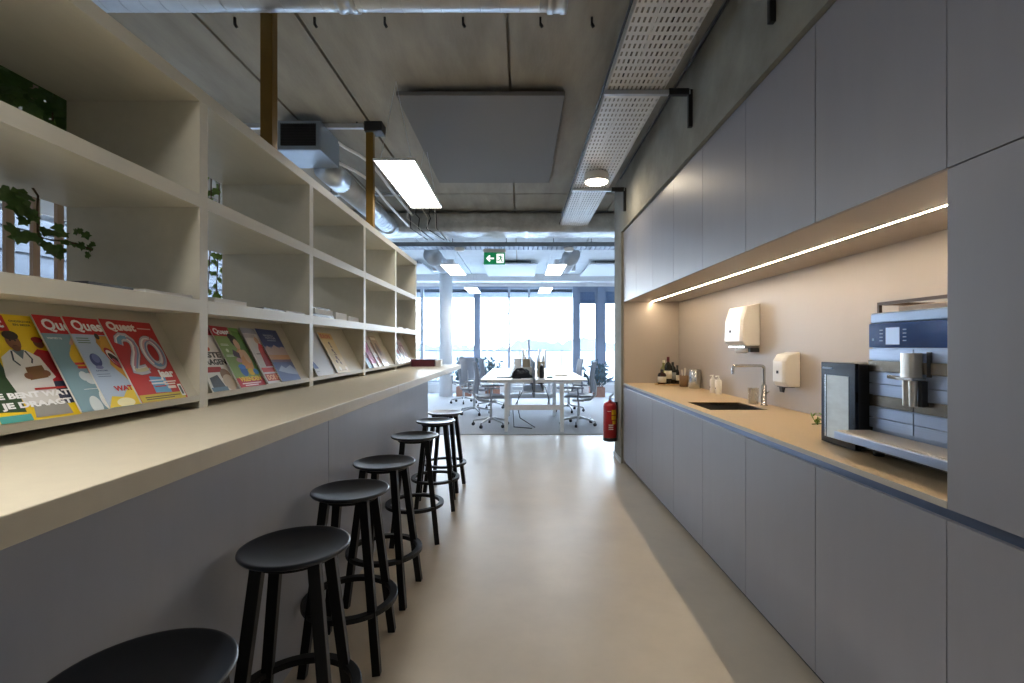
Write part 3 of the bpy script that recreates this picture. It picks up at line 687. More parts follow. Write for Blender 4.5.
# bottles and jars at the far end
def label_band(c, r, z0, z1): return MB().lathe([(r,z0),(r,z1)], c, 24)
T = (1.66,5.45,.953)
e = empty('serving_board', T, 'round light wooden board under the bottles', 'board')
MB().lathe([(0,0),(.135,0),(.142,.006),(.142,.013),(.136,.013),(.132,.009),(0,.009)], T, 40, sx=1.0, sy=.75).build('board', woodl, e)
zt = .963
def bottle(x, y, prof, m, label, lab=None, labm=None, cap=None, capm=None, group='bottles on the wooden board'):
    e = empty('bottle', (x,y,zt), label, 'bottle', group)
    MB().lathe(prof, (x,y,zt), 24).build('body', m, e)
    if lab: label_band((x,y,zt), lab[0], lab[1], lab[2]).build('paper_label', labm, e)
    if cap: MB().lathe([(cap[0],cap[1]),(cap[0],cap[2]),(0,cap[2])], (x,y,zt), 18).build('cap', capm, e)
    return e
labw = mat('label_cream', hexc('E2DACA'), .6)
bottle(1.59,5.42,[(0,0),(.045,0),(.047,.004),(.047,.10),(.036,.122),(.016,.13),(.016,.15),(0,.15)],amber,'squat amber bottle with white label, leftmost on the board',(.0478,.02,.085),labw,(.018,.14,.165),blackpl)
bottle(1.665,5.44,[(0,0),(.038,0),(.04,.004),(.04,.19),(.030,.225),(.014,.245),(.014,.30),(0,.30)],winegl,'tall dark wine bottle with cream label on the board',(.0408,.06,.15),labw,(.0155,.25,.305),mat('capsule_red',hexc('5A1420'),.4))
bottle(1.635,5.51,[(0,0),(.034,0),(.034,.17),(.013,.20),(.013,.245),(0,.245)],mat('oil_glass',hexc('8A8A50'),.1),'slim pale green oil bottle behind the wine bottle',None,None,(.015,.235,.262),labw)
bottle(1.72,5.45,[(0,0),(.036,0),(.037,.15),(.030,.185),(.013,.205),(.013,.235),(0,.235)],winegl,'dark bottle with grey label right of the wine bottle',(.0378,.05,.13),mat('label_grey',hexc('8A8A8A'),.6),(.015,.22,.245),blackpl)
bottle(1.768,5.44,[(0,0),(.022,0),(.022,.13),(.010,.165),(.010,.20),(0,.20)],winegl,'slim black bottle at the right edge of the board',(.0227,.04,.10),labw,(.012,.19,.21),blackpl)
e = empty('utensil_jar', (1.765,5.21,.953), 'brown jar with pale utensils left of the steel canister', 'jar')
MB().lathe([(0,0),(.046,0),(.048,.12),(.042,.12),(.040,.006),(0,.006)], (1.765,5.21,.953), 28).build('pot', jarwood, e)
mb = MB()
for dx, dy, q in ((.01,.01,.19),(-.012,.0,.18),(.0,-.015,.20)): mb.tube([(1.765+dx*.3,5.21+dy*.3,.962),(1.765+dx*2,5.21+dy*2,.953+q)], [.005,.009], 8)
mb.build('utensils', labw, e)
e = empty('canister', (1.808,5.00,.953), 'brushed steel canister beside the bottles', 'canister')
MB().lathe([(0,0),(.058,0),(.06,.004),(.06,.178),(.056,.182),(0,.182)], (1.808,5.00,.953), 32).build('body', chrome, e)
MB().lathe([(.0605,.182),(.0605,.19),(.05,.196),(0,.196)], (1.808,5.00,.953), 32).build('lid', chrome, e)
for i, (x, y, lab) in enumerate(((1.805,4.53,'white pump bottle left of its twin by the sink'),(1.805,4.40,'white pump bottle right of its twin, nearer the sink'))):
    if i == 0:
        pb = empty('pump_bottle', (x,y,.953))
        MB().lathe([(0,0),(.025,0),(.027,.004),(.027,.118),(.021,.130),(.012,.134),(0,.134)], (x,y,.953), 26).build('body', whitepl, pb)
        MB().lathe([(.012,.134),(.012,.146),(.005,.148),(.005,.162),(0,.162)], (x,y,.953), 18).tube([(x+.006,y,.953+.164),(x-.028,y,.953+.162)], .005, 8).build('pump', whitepl, pb)
        B(x-.0280,x-.0265,y-.006,y+.006,1.0,1.012).build('mark', darkmet, pb)
    else:
        pb = copy_tree(pb); pb.location = (x,y,.953)
    tag(pb, lab, 'bottle', 'white pump bottles')
e = empty('glass_jug', (1.775,3.68,.953), 'clear glass tumbler left of the tap', 'glass')
MB().lathe([(0,0),(.034,0),(.04,.12),(.038,.12),(.032,.006),(0,.006)], (1.775,3.68,.953), 28).build('body', clear, e)
e.name = 'drinking_glass'
e = empty('herb_sprig', (1.66,2.70,.953), 'small green leafy sprig beside the milk cooler', 'herb')
mb = MB(); rnd = random.Random(4); OV = [(0,-.5),(.2,-.2),(.22,.15),(0,.55),(-.22,.15),(-.2,-.2)]
for k in range(14): leaf(mb, Vector((1.66+rnd.uniform(-.03,.03), 2.70+rnd.uniform(-.03,.03), .965+rnd.uniform(0,.05))), .035, rnd, None, OV)
mb.build('leaves', mat('herb_green', hexc('6A8A2C'), .5, noise=.3, nscale=20), e)
MB().tube([(1.66,2.70,.955),(1.655,2.69,1.0)], .003, 6).tube([(1.64,2.72,.9555),(1.68,2.68,.965)], .003, 6).build('stem', leaf1, e)

# milk cooler
e = empty('milk_cooler', (1.56,2.14,.953), 'small black milk cooler with glass door left of the coffee machine', 'cooler')
B(1.4165,1.72,2.022,2.250,.962,1.32).build('body', blackpl, e, bevel=.004)
d = B(1.400,1.416,2.022,2.250,.957,1.322).build('door', blackgl, e, bevel=.002)
B(1.3975,1.400,2.062,2.205,.985,1.265).build('window', milkgl, d)
B(1.3972,1.3998,2.212,2.220,.985,1.265).build('window_trim', chrome, d)
B(1.3972,1.3998,2.17,2.235,1.292,1.300).build('brand_strip', mat('pale_blue',hexc('9FB4CC'),.4), d)
for x in (1.43,1.69):
    for y in (2.05,2.22): MB().lathe([(.012,0),(.014,.009)], (x,y,.953), 14).build('foot', blackpl, e)

# coffee machine
ym0, ym1 = 1.40, 2.005
e = empty('coffee_machine', (1.60,1.70,.953), 'large steel espresso machine with dark blue display beside the tall cabinet', 'coffee machine')
B(1.46,1.86,ym0,ym1,1.02,1.487).build('body', steelp, e, bevel=.003)
B(1.452,1.86,ym0-.002,ym1+.002,1.487,1.530).build('top_cap', mat('machine_grey',hexc('A9BAD2'),.35,.5), e, bevel=.006)
dp = B(1.445,1.462,ym0,ym1,1.39,1.487).build('display_panel', navy, e, bevel=.002)
B(1.4435,1.4455,1.843,1.911,1.402,1.468).build('screen', screenm, dp)
mb = MB()
for k in range(4): mb.box(1.4437,1.4453,1.810,1.826,1.415+k*.014,1.419+k*.014); mb.box(1.4437,1.4453,1.928,1.944,1.415+k*.014,1.419+k*.014)
mb.box(1.4437,1.4453,1.974,1.985,1.417,1.427)
mb.build('touch_icons', mat('icon_blue',hexc('9AB4D6'),.4,emit=hexc('6A8ABA'),estr=.1), dp)
zs = [1.062,1.105,1.150,1.197,1.244,1.292,1.338,1.385]
for k in range(len(zs)-1):
    m = steelp if k not in (2,5) else mat('machine_gold_reflection',hexc('8C8376'),.25,.9,noise=.3,nscale=3)  # gold reflection on the steel painted as two warm bands
    for a, b in ((ym0,1.778),(1.782,ym1)):
        B(1.447 if k != 5 else 1.442,1.46,a,b,zs[k]+.0015,zs[k+1]-.0015).build('front_panel', m, e, bevel=.001)
B(1.4415,1.447,1.700,1.716,1.285,1.375).build('spout_slot', blackpl, e)
sp = MB().rbox(1.400,1.446,1.731,1.790,1.283,1.370,.012).build('dispensing_head', satin, e, bevel=.003)
for y in (1.746,1.775): MB().tube([(1.418,y,1.285),(1.418,y,1.178)], [.0145,.012], 16).build('nozzle', satin, sp)
MB().tube([(1.410,1.785,1.277),(1.400,1.84,1.280)], .007, 10).build('handle', chrome, sp)
B(1.394,1.446,1.722,1.798,1.271,1.283).build('collar', chrome, sp, bevel=.002)
B(1.425,1.446,1.716,1.733,1.178,1.271).build('hose_block', blackpl, sp)
MB().tube([(1.44,1.47,1.31),(1.40,1.47,1.30),(1.385,1.47,1.26),(1.385,1.47,1.17)], .009, 12).build('steam_wand', chrome, e)
dt = B(1.30,1.46,ym0,ym1,1.014,1.044).build('drip_tray', steelp, e, bevel=.003)
mb = MB()
for k in range(46): y = ym0+.012+k*(ym1-ym0-.024)/45; mb.box(1.31,1.444,y-.0035,y+.0035,1.046,1.050)
mb.box(1.308,1.446,ym0+.005,ym1-.005,1.044,1.0462); mb.build('grate', mat('grate_steel',hexc('E2D8CA'),.4,.2), dt)
B(1.42,1.80,ym0+.03,ym1-.02,.975,1.02).build('base', blackpl, e)
for x in (1.45,1.78):
    for y in (ym0+.06,ym1-.05): MB().lathe([(.02,0),(.022,.024)], (x,y,.953), 14).build('foot', blackpl, e)
mb = MB(); mb.box(1.468,1.480,1.978,1.990,1.53,1.574); mb.box(1.828,1.84,1.978,1.990,1.53,1.574); mb.box(1.468,1.480,ym0,1.978,1.562,1.574); mb.box(1.828,1.84,ym0,1.978,1.562,1.574); mb.box(1.480,1.828,1.978,1.990,1.562,1.574)
mb.build('cup_rail', mat('bronze_rail',hexc('5A4A3E'),.4,.5), e)
B(1.52,1.80,1.72,1.95,1.53,1.556).build('bean_lid', mat('bean_lid',hexc('D9C4B0'),.2), e, bevel=.004)
B(1.50,1.56,1.40,1.44,1.53,1.60).build('hopper_knob', blackpl, e)

# ------------------------------------------------------------------ fire extinguisher
cx, cy = 1.108, 5.96
EZ = .05
e = empty('fire_extinguisher', (cx,cy,.22), 'red fire extinguisher with yellow label on the concrete pier', 'fire extinguisher')
MB().lathe([(0,.21),(.080,.21),(.082,.215),(.082,.60),(.072,.635),(.04,.655),(.022,.66),(.022,.672),(0,.672)], (cx,cy,EZ), 36).build('cylinder', red, e)
MB().lathe([(.0,.172),(.076,.172),(.084,.18),(.084,.218),(0,.218)], (cx,cy,EZ), 36).build('base_skirt', blackpl, e)
MB().lathe([(.018,.672),(.018,.70),(.012,.702),(.012,.715),(0,.715)], (cx,cy,EZ), 18).bar((cx-.01,cy-.01,.71+EZ),(cx+.035,cy-.05,.755+EZ),.018,.012).bar((cx-.01,cy-.01,.70+EZ),(cx+.04,cy-.05,.70+EZ),.014,.01).build('valve', galv, e)
def arc_patch(a0, a1, z0, z1, r, n=10):
    mb = MB(); vs = []
    for i in range(n+1):
        t = a0+(a1-a0)*i/n; vs += [(cx+r*math.cos(t), cy+r*math.sin(t), z0+EZ),(cx+r*math.cos(t), cy+r*math.sin(t), z1+EZ)]
    return mb.add(vs, [(2*i,2*i+2,2*i+3,2*i+1) for i in range(n)], 0, True)
mb = arc_patch(-PI*.48,-PI*.22,.50,.56,.0832); q = arc_patch(-PI*.48,-PI*.22,.44,.49,.0832); mb.add(q.v,q.f); q = arc_patch(-PI*.44,-PI*.26,.385,.43,.0832); mb.add(q.v,q.f)
mb.build('yellow_label', yellowl, e)
mb = arc_patch(-PI*.68,-PI*.5,.54,.545,.0832)
for z in (.37,.345,.32): q = arc_patch(-PI*.62,-PI*.40,z,z+.012,.0832); mb.add(q.v,q.f)
mb.build('white_print', signw if False else whitepl, e)
B(1.183,1.195,cy-.02,cy+.02,.50,.70).box(1.158,1.184,cy-.012,cy+.012,.685,.70).build('wall_bracket', darkmet, e)

# ================================================================== CEILING SERVICES
# ochre posts
for i, (y, top, lab) in enumerate(((2.622,ZC,'ochre steel post nearer the camera, from bookcase top to ceiling'),(4.40,3.32,'ochre steel post farther along, beside the long light panel'))):
    e = empty('post', (-1.36,y,ZT1), lab, 'post', 'ochre posts on the bookcase')
    B(-1.392,-1.328,y-.03,y+.03,ZT1+.006,top).build('shaft', gold, e, bevel=.002); B(-1.41,-1.31,y-.05,y+.05,ZT1,ZT1+.006).build('base_plate', gold, e)
# round duct across the very top of the frame
dy, dz = 2.45, 3.225
e = empty('round_duct', (-2,dy,3.1), 'silver spiral pipe crossing the ceiling at the top of the photo', 'duct')
MB().lathe([(.118,-3.5),(.118,.21),(.114,.214),(0,.214)], (0,dy,dz), 32, axis='x').build('pipe', galv, e)
for x in (-2.35,-.88,.19): MB().lathe([(.118,-.05),(.127,-.048),(.127,-.02),(.122,-.018),(.122,.018),(.127,.02),(.127,.048),(.118,.05)], (x,dy,dz), 32, axis='x').build('coupling', galv, e)
mb = MB()
for k in range(36):
    x = -3.4+k*.1; mb.lathe([(.1181,-.004),(.1195,-.002),(.1195,.002),(.1181,.004)], (x,dy,dz), 28, axis='x')
mb.build('seams', galv, e)
for x in (-2.8,-.35): MB().tube([(x,dy,dz+.115),(x,dy,ZC)], .006, 8).build('hanger', darkmet, e)
# fan coil unit
e = empty('fan_coil_unit', (-1.92,4.42,3.08), 'steel ventilation box with dark grille above the bookcase', 'ventilation unit')
B(-2.105,-1.728,4.20,4.63,3.09,3.345).build('casing', fan_metal, e, bevel=.003)
B(-2.10,-1.733,4.188,4.201,3.095,3.34).build('grille_frame', fan_metal, e)
mb = MB(); mb.box(-2.07,-1.765,4.184,4.189,3.125,3.315)
for k in range(14): z = 3.130+k*.0135; mb.box(-2.07,-1.765,4.178,4.184,z,z+.005)
for k in range(20): x = -2.068+k*.0158; mb.box(x,x+.003,4.176,4.179,3.125,3.315)
mb.build('grille', blackpl, e)
MB().lathe([(.115,0),(.115,.40)], (-1.86,4.63,3.09), 28, axis='y').build('collar', galv, e)
for x in (-2.05,-1.78): MB().tube([(x,4.45,3.345),(x,4.45,ZC)], .006, 8).build('hanger', darkmet, e)
# strut rails
def strut(x0, x1, y, z, label):
    e = empty('strut_rail', ((x0+x1)/2,y,z-.02), label, 'rail', 'strut rails under the ceiling')
    B(x0,x1,y-.02,y+.02,z-.02,z+.02).build('rail', galv, e, bevel=.002)
    for x in (x0+.08,x1-.06): MB().tube([(x,y,z+.02),(x,y,ZC)], .006, 8).build('threaded_rod', darkmet, e)
strut(-2.75,-1.41,4.36,3.368,'galvanised rail in front of the ventilation box')
B2 = B(-1.40,-1.24,4.34,4.47,3.322,ZC).build('mounting_bracket', darkmet, bevel=.004); tag(B2,'dark mounting bracket on the ceiling above the far ochre post','bracket')
strut(-2.5,-1.2,6.2,3.33,'galvanised rail behind the long light panel')
# duct along the bookcase
e = empty('round_duct', (-1.86,6.0,3.0), 'long silver spiral duct running away above the bookcase', 'duct')
MB().lathe([(.115,0),(.115,1.98),(0,1.98)], (-1.86,5.0,3.09), 32, axis='y').build('pipe', galv, e)
mb = MB()
for k in range(19): mb.lathe([(.1151,-.004),(.118,0),(.1151,.004)], (-1.86,5.06+k*.1,3.09), 28, axis='y')
mb.build('seams', galv, e); MB().lathe([(.115,-.05),(.124,-.045),(.124,.045),(.115,.05)], (-1.86,6.85,3.09), 32, axis='y').build('coupling', galv, e)
MB().tube([(-1.86,6.2,3.2),(-1.86,6.2,3.35)], .008, 8).build('hanger', darkmet, e)
# white conduits
for i, (dx, dz2, lab) in enumerate(((0,0,'white conduit pipe bending over the duct, upper one'),(-.05,-.16,'white conduit pipe bending over the duct, lower one'))):
    pts = [(-1.74+dx,4.60,3.33+dz2),(-1.72+dx,4.75,3.34+dz2),(-1.66+dx,5.0,3.36+dz2),(-1.60+dx,5.2,3.35+dz2),(-1.58+dx,5.5,3.32+dz2),(-1.58+dx,6.0,3.30+dz2),(-1.56+dx,7.0,3.28+dz2)]
    tag(MB().tube(pts, .016, 10).build('conduit', whitepl), lab, 'pipe', 'conduits beside the duct')
e = tag(B(-1.42,-1.30,6.25,6.37,3.33,ZC).build('junction_box', whitepl, bevel=.006), 'small white junction box near the long light panel', 'box')
# cable bundle
for k in range(7):
    x = -1.62+k*.075+rnd.uniform(-.03,.03)
    pts = [(x,6.9,ZC)]+[(x+rnd.uniform(-.05,.05),6.95+.04*j,3.34-.05*j) for j in range(3)]+[(x+rnd.uniform(-.08,.15),7.05,3.10),(x+.1,7.6,3.05)]
    tag(MB().tube(pts, .007, 6).build('cable', blackpl if k % 3 else whitepl), 'loose cable hanging from the ceiling in front of the foil duct', 'cable', 'loose ceiling cables')
# foil-wrapped duct across
e = empty('foil_duct', (-1.0,7.46,3.09), 'wide foil-wrapped duct crossing below the ceiling', 'duct')
rn = random.Random(5); nx = 90; nb = 32; vs = []
for i in range(nx+1):
    x = -4.2+(2.2+4.2)*i/nx
    for j in range(nb):
        t = 2*PI*j/nb; cs, sn = math.cos(t), math.sin(t); q = (abs(cs)**9+abs(sn)**9)**(-1/9)
        vs.append((x, 7.46+.26*q*cs+rn.uniform(-.005,.005), 3.238+.148*q*sn+rn.uniform(-.005,.005)))
fs = [(i*nb+j, i*nb+(j+1)%nb, (i+1)*nb+(j+1)%nb, (i+1)*nb+j) for i in range(nx) for j in range(nb)]
MB().add(vs, fs, 0, True).build('wrap', foil, e)
for x in (-2.6,-1.0,.1,1.7):
    B(x-.02,x+.02,7.19,7.73,3.088,3.096).build('strap', galv, e)
# transverse cable tray
e = empty('cable_tray', (-.8,8.15,3.03), 'grey perforated cable tray crossing the far ceiling', 'cable tray', 'cable trays')
mb = MB(); mb.box(-4.2,2.4,8.0,8.012,3.03,3.10); mb.box(-4.2,2.4,8.288,8.3,3.03,3.10)
for k in range(82): x = -4.2+k*.0805; mb.box(x,x+.066,8.012,8.288,3.03,3.036)
mb.build('tray', mat('tray_grey', hexc('8A939C'), .5, .4), e)
for x in (-2.4,-.23,1.2): MB().tube([(x,8.15,3.036),(x,8.15,ZC)], .006, 8).build('hanger', darkmet, e)
e = empty('flexible_duct', (-.8,8.7,2.98), 'white corrugated duct running across behind the cable tray', 'duct')
mb = MB(); prof = []
for k in range(170): x = -4.0+k*.036; prof += [(.055,x),(.064,x+.018)]
mb.lathe(prof, (0,8.62,3.17), 20, axis='x'); mb.build('tube', mat('flex_white',hexc('D4D8DC'),.5,.2), e)
for x in (-3,-1.2,.6): MB().tube([(x,8.62,3.2),(x,8.62,ZC)], .005, 8).build('hanger', darkmet, e)
# perforated cable tray along the kitchen
TX0, TX1, TZ = .602, 1.0, 3.17
segs = [(-1.0,1.26),(1.26,3.36),(3.36,5.46),(5.46,7.35)]
tl = ['perforated cable tray section behind the camera','perforated cable tray section nearest in view, top of photo','perforated cable tray section carrying the round lamp','farthest perforated cable tray section on the right']
for (a, b), lab in list(zip(segs, tl))[1:]:
    e = empty('cable_tray', ((TX0+TX1)/2,(a+b)/2,TZ), lab, 'cable tray', 'cable trays')
    mb = MB(); a += .006; b -= .006
    mb.box(TX0,TX0+.002,a,b,TZ,TZ+.06); mb.box(TX1-.002,TX1,a,b,TZ,TZ+.06)
    ncol = 13; wl = (TX1-TX0)/ncol; pl = .075; nrow = int((b-a)/pl)
    pl = (b-a)/nrow
    hw, hl = .0125, .047
    for j in range(nrow):         # slotted sheet
        y = a+j*pl; mb.box(TX0,TX1,y,y+(pl-hl),TZ,TZ+.0015)
        for i in range(ncol+1):
            x = TX0+i*wl; xa = max(TX0, x-wl/2+hw/2+ (0)); xb = min(TX1, x+wl/2-hw/2)
            mb.box(xa,xb,y+(pl-hl),y+pl,TZ,TZ+.0015)
    mb.build('tray', traymet, e)
for y, lab in ((2.27,'near'),(3.36,'middle'),(5.46,'far')):
    e = empty('tray_bracket', (1.12,y,TZ), 'dark bracket carrying the cable tray off the wall, %s one of three' % ('nearest' if lab == 'near' else lab), 'bracket', 'tray brackets on the wall')
    B(TX0-.02,1.18,y-.016,y+.016,TZ-.036,TZ-.004).build('arm', traymet if False else galv, e, bevel=.003)
    B(1.165,1.195,y-.014,y+.014,TZ-.26,TZ+.0).build('wall_plate', darkmet, e, bevel=.003)
    B(1.03,1.17,y-.018,y+.018,TZ-.038,TZ+.006).build('clamp', darkmet, e, bevel=.004)
tag(MB().tube([(.585,-.5,3.2),(.585,7.3,3.2)], .008, 10).build('conduit', darkmet), 'thin steel conduit along the left edge of the cable tray', 'pipe')
tag(MB().tube([(1.183,-.5,3.36),(1.183,5.7,3.36)], .008, 8).build('conduit', darkmet), 'dark thin conduit along the top of the concrete wall', 'pipe')
# cables lying in the tray
for k, x in enumerate((.68,.74,.83,.90)):
    pts = [(x+.015*math.sin(y*2+k), y, TZ+.010+.0005*k) for y in [1.3+.3*j for j in range(20)]]
    tag(MB().tube(pts, .006, 6).build('cable', (blackpl,whitepl,blackpl,galv)[k]), 'data cable lying in the perforated tray, %s from the left' % ('first','second','third','fourth')[k], 'cable', 'cables in the tray')
# round lamp
e = empty('round_lamp', (.79,5.0,3.06), 'round glowing lamp fixed under the cable tray', 'lamp')
MB().lathe([(.0,3.17),(.118,3.17),(.125,3.16),(.125,3.085),(.115,3.082)][::-1], (.79,5.0,0), 36).build('housing', whitepl, e)
MB().lathe([(0,3.062),(.07,3.065),(.105,3.075),(.115,3.084),(0,3.09)], (.79,5.0,0), 36).build('diffuser', lampLED, e)
# LED panels
def led_panel(x, y, label, ln=1.25, w=.30, z=2.786):
    e = empty('light_panel', (x+w/2,y+ln/2,z), label, 'light', 'hanging light panels')
    mb = MB(); t = .009; hh = .016
    mb.box(x-t,x,y-t,y+ln+t,z,z+hh); mb.box(x+w,x+w+t,y-t,y+ln+t,z,z+hh); mb.box(x,x+w,y-t,y,z,z+hh); mb.box(x,x+w,y+ln,y+ln+t,z,z+hh); mb.box(x,x+w,y,y+ln,z+.010,z+hh)
    mb.build('frame', white_m, e); B(x,x+w,y,y+ln,z+.001,z+.010).build('diffuser', paneLED, e)
    for yy in (y+.05,y+ln-.05):
        for xx in (x+.03,x+w-.03): MB().tube([(xx,yy,z+hh),(x+w/2,yy,ZC)], .0018, 5).build('suspension_wire', galv, e)
led_panel(-1.0,-.60,'added light panel out of view, brightening the near end of the bar')  # added only to light the foreground, out of view
led_panel(-1.095,3.64,'large bright rectangular light panel hanging above the bookcase')
led_panel(-1.37,8.36,'bright light panel left of the exit sign')
led_panel(.50,8.36,'bright light panel right of the exit sign')
led_panel(-1.35,11.7,'smaller-looking light panel near the windows on the left')
led_panel(.49,11.7,'smaller-looking light panel near the windows on the right')
# acoustic panels
def acoustic(x0, x1, y0, y1, z, m, label):
    e = empty('acoustic_panel', ((x0+x1)/2,(y0+y1)/2,z), label, 'ceiling panel', 'hanging acoustic panels')
    B(x0,x1,y0,y1,z,z+.035).build('board', m, e, bevel=.004)
    for x in (x0+.15,x1-.15):
        for y in (y0+.15,y1-.15): MB().tube([(x,y,z+.035),(x,y,ZC)], .006, 8).build('hanger', darkmet, e)
acoustic(-.96,.348,3.747,5.766,3.33,panelgrey,'large square grey acoustic panel hanging in mid ceiling')
acoustic(-.88,.40,11.4,13.4,3.30,panelwhite,'pale acoustic panel behind the exit sign')
acoustic(1.65,2.95,11.4,13.4,3.30,panelwhite,'pale acoustic panel at the far right ceiling')
acoustic(-3.4,-2.3,11.4,13.0,3.30,panelwhite,'pale acoustic panel at the far left ceiling')
# ceiling hooks
hk = None
for i, x in enumerate((-1.75,-1.26,-.83,-.35,.125,.44)):
    if hk is None:
        hk = empty('ceiling_hook', (x,2.97,ZC-.06)); MB().bar((0,0,.06),(0,0,.02),.012,.012).bar((0,0,.02),(.012,0,0),.016,.012).build('clip', darkmet, hk, local=True); o = hk
    else: o = copy_tree(hk); o.location = (x,2.97,ZC-.06)
    tag(o, 'small dark ceiling clip in the row behind the silver pipe, %s from the left' % ('first','second','third','fourth','fifth','sixth')[i], 'hook', 'ceiling clips in a row')
# office ducts with outlets
for x, lab in ((-1.62,'silver duct outlet at the far left, beside a light panel'),(.95,'silver duct outlet at the far right, beside a light panel')):
    e = empty('duct_outlet', (x,9.2,2.9), lab, 'duct', 'duct outlets in the office')
    MB().lathe([(.15,0),(.15,1.3),(.155,1.31),(0,1.31)], (x,8.85,3.05), 30, axis='y').build('pipe', galv, e)
    MB().lathe([(.15,-.03),(.16,-.028),(.16,.028),(.15,.03)], (x,9.15,3.05), 30, axis='y').build('coupling', galv, e)
    B(x-.22,x+.22,10.16,10.36,2.96,3.2).build('outlet_box', white_m, e, bevel=.004)
    MB().tube([(x,9.5,3.19),(x,9.5,ZC)], .006, 8).build('hanger', darkmet, e)
# smoke detectors / sensors
for x, lab in ((-1.02,'left'),(.82,'right')):
    e = empty('sensor', (x,8.15,2.96), 'round white sensor under the far cable tray, %s one' % lab, 'sensor', 'sensors under the tray')
    MB().lathe([(0,2.975),(.06,2.975),(.085,3.0),(.085,3.028),(0,3.028)], (x,8.15,0), 24).build('dome', whitepl, e); MB().lathe([(.088,3.02),(.088,3.0295),(0,3.0295)], (x,8.15,0), 24).build('base', whitepl, e)
# exit sign
e = empty('exit_sign', (-.42,7.99,2.75), 'green emergency exit sign with white arrow and running figure', 'sign')
EX0, EX1, EZ0, EZ1, EY = -.60,-.25,2.74,2.94,8.05
B(EX0,EX1,EY,EY+.04,EZ0,EZ1).build('panel', signg, e)
B(EX0-.012,EX1+.012,EY-.004,EY+.045,EZ1,EZ1+.06).build('housing', whitepl, e)
mb = MB()
def fpoly(pts): mb.add([(EX0+u*(EX1-EX0), EY-.002, EZ0+v*(EZ1-EZ0)) for u, v in pts], [tuple(range(len(pts)))])
fpoly([(.10,.5),(.26,.78),(.32,.70),(.24,.565),(.24,.435),(.32,.30),(.26,.22)]); fpoly([(.22,.565),(.48,.565),(.48,.435),(.22,.435)])
mb.build('arrow', signw, e)
mb = MB(); fpoly([(.60,.12),(.94,.12),(.94,.88),(.60,.88)]); mb.build('door_symbol', signw, e)
mb = MB()
def gp2(pts): mb.add([(EX0+u*(EX1-EX0), EY-.004, EZ0+v*(EZ1-EZ0)) for u, v in pts], [tuple(range(len(pts)))])
gp2([(.735,.80),(.77,.84),(.81,.80),(.80,.74),(.75,.74)]); gp2([(.74,.72),(.82,.70),(.84,.46),(.76,.46)]); gp2([(.75,.70),(.64,.62),(.65,.56),(.76,.62)]); gp2([(.82,.68),(.90,.60),(.88,.54),(.81,.60)])
gp2([(.77,.48),(.70,.36),(.62,.36),(.62,.29),(.73,.29),(.81,.44)]); gp2([(.80,.48),(.84,.46),(.90,.20),(.84,.18)])
mb.build('running_figure', signg, e)
for x in (EX0+.06,EX1-.06): MB().tube([(x,EY+.02,EZ1+.06),(x,EY+.02,3.03)], .006, 8).build('hanger', darkmet, e)

# ================================================================== OFFICE
DX0, DX1, DC = -.63, 1.08, .225
def bench(y0, y1, label):
    e = empty('bench_desk', (DC,(y0+y1)/2,.012), label, 'desk', 'white bench desks')
    B(DX0,DC-.03,y0,y1,.825,.85).build('desktop', deskm, e, bevel=.003); B(DC+.03,DX1,y0,y1,.825,.85).build('desktop', deskm, e, bevel=.003)
    for y in (y0+.06,y1-.06):
        for x in (-.22,.67): B(x-.03,x+.03,y-.04,y+.04,.012,.80).build('leg', white_m, e, bevel=.003)
        B(-.19,.64,y-.02,y+.02,.36,.44).build('crossbar', white_m, e); B(DX0+.1,DX1-.1,y-.025,y+.025,.795,.825).build('top_beam', white_m, e)
    B(DC-.17,DC+.17,y0+.25,y1-.25,.62,.64).box(DC-.17,DC-.16,y0+.25,y1-.25,.64,.70).box(DC+.16,DC+.17,y0+.25,y1-.25,.64,.70).build('cable_trough', white_m, e)
bench(7.70,9.50,'white bench desk nearest the kitchen, with steel H legs'); bench(9.51,11.31,'white bench desk farther back toward the windows')
for a, b, lab in ((7.72,9.48,'grey felt divider screen on the nearer desk'),(9.53,11.29,'grey felt divider screen on the farther desk')):
    e = empty('desk_screen', (DC,(a+b)/2,.56), lab, 'divider', 'desk divider screens')
    B(DC-.016,DC+.016,a,b,.56,1.13).build('felt_board', screen_dark, e, bevel=.004)
    for yy in (a+.2,b-.2): B(DC-.029,DC+.029,yy-.03,yy+.03,.80,.86).build('clamp', white_m, e)
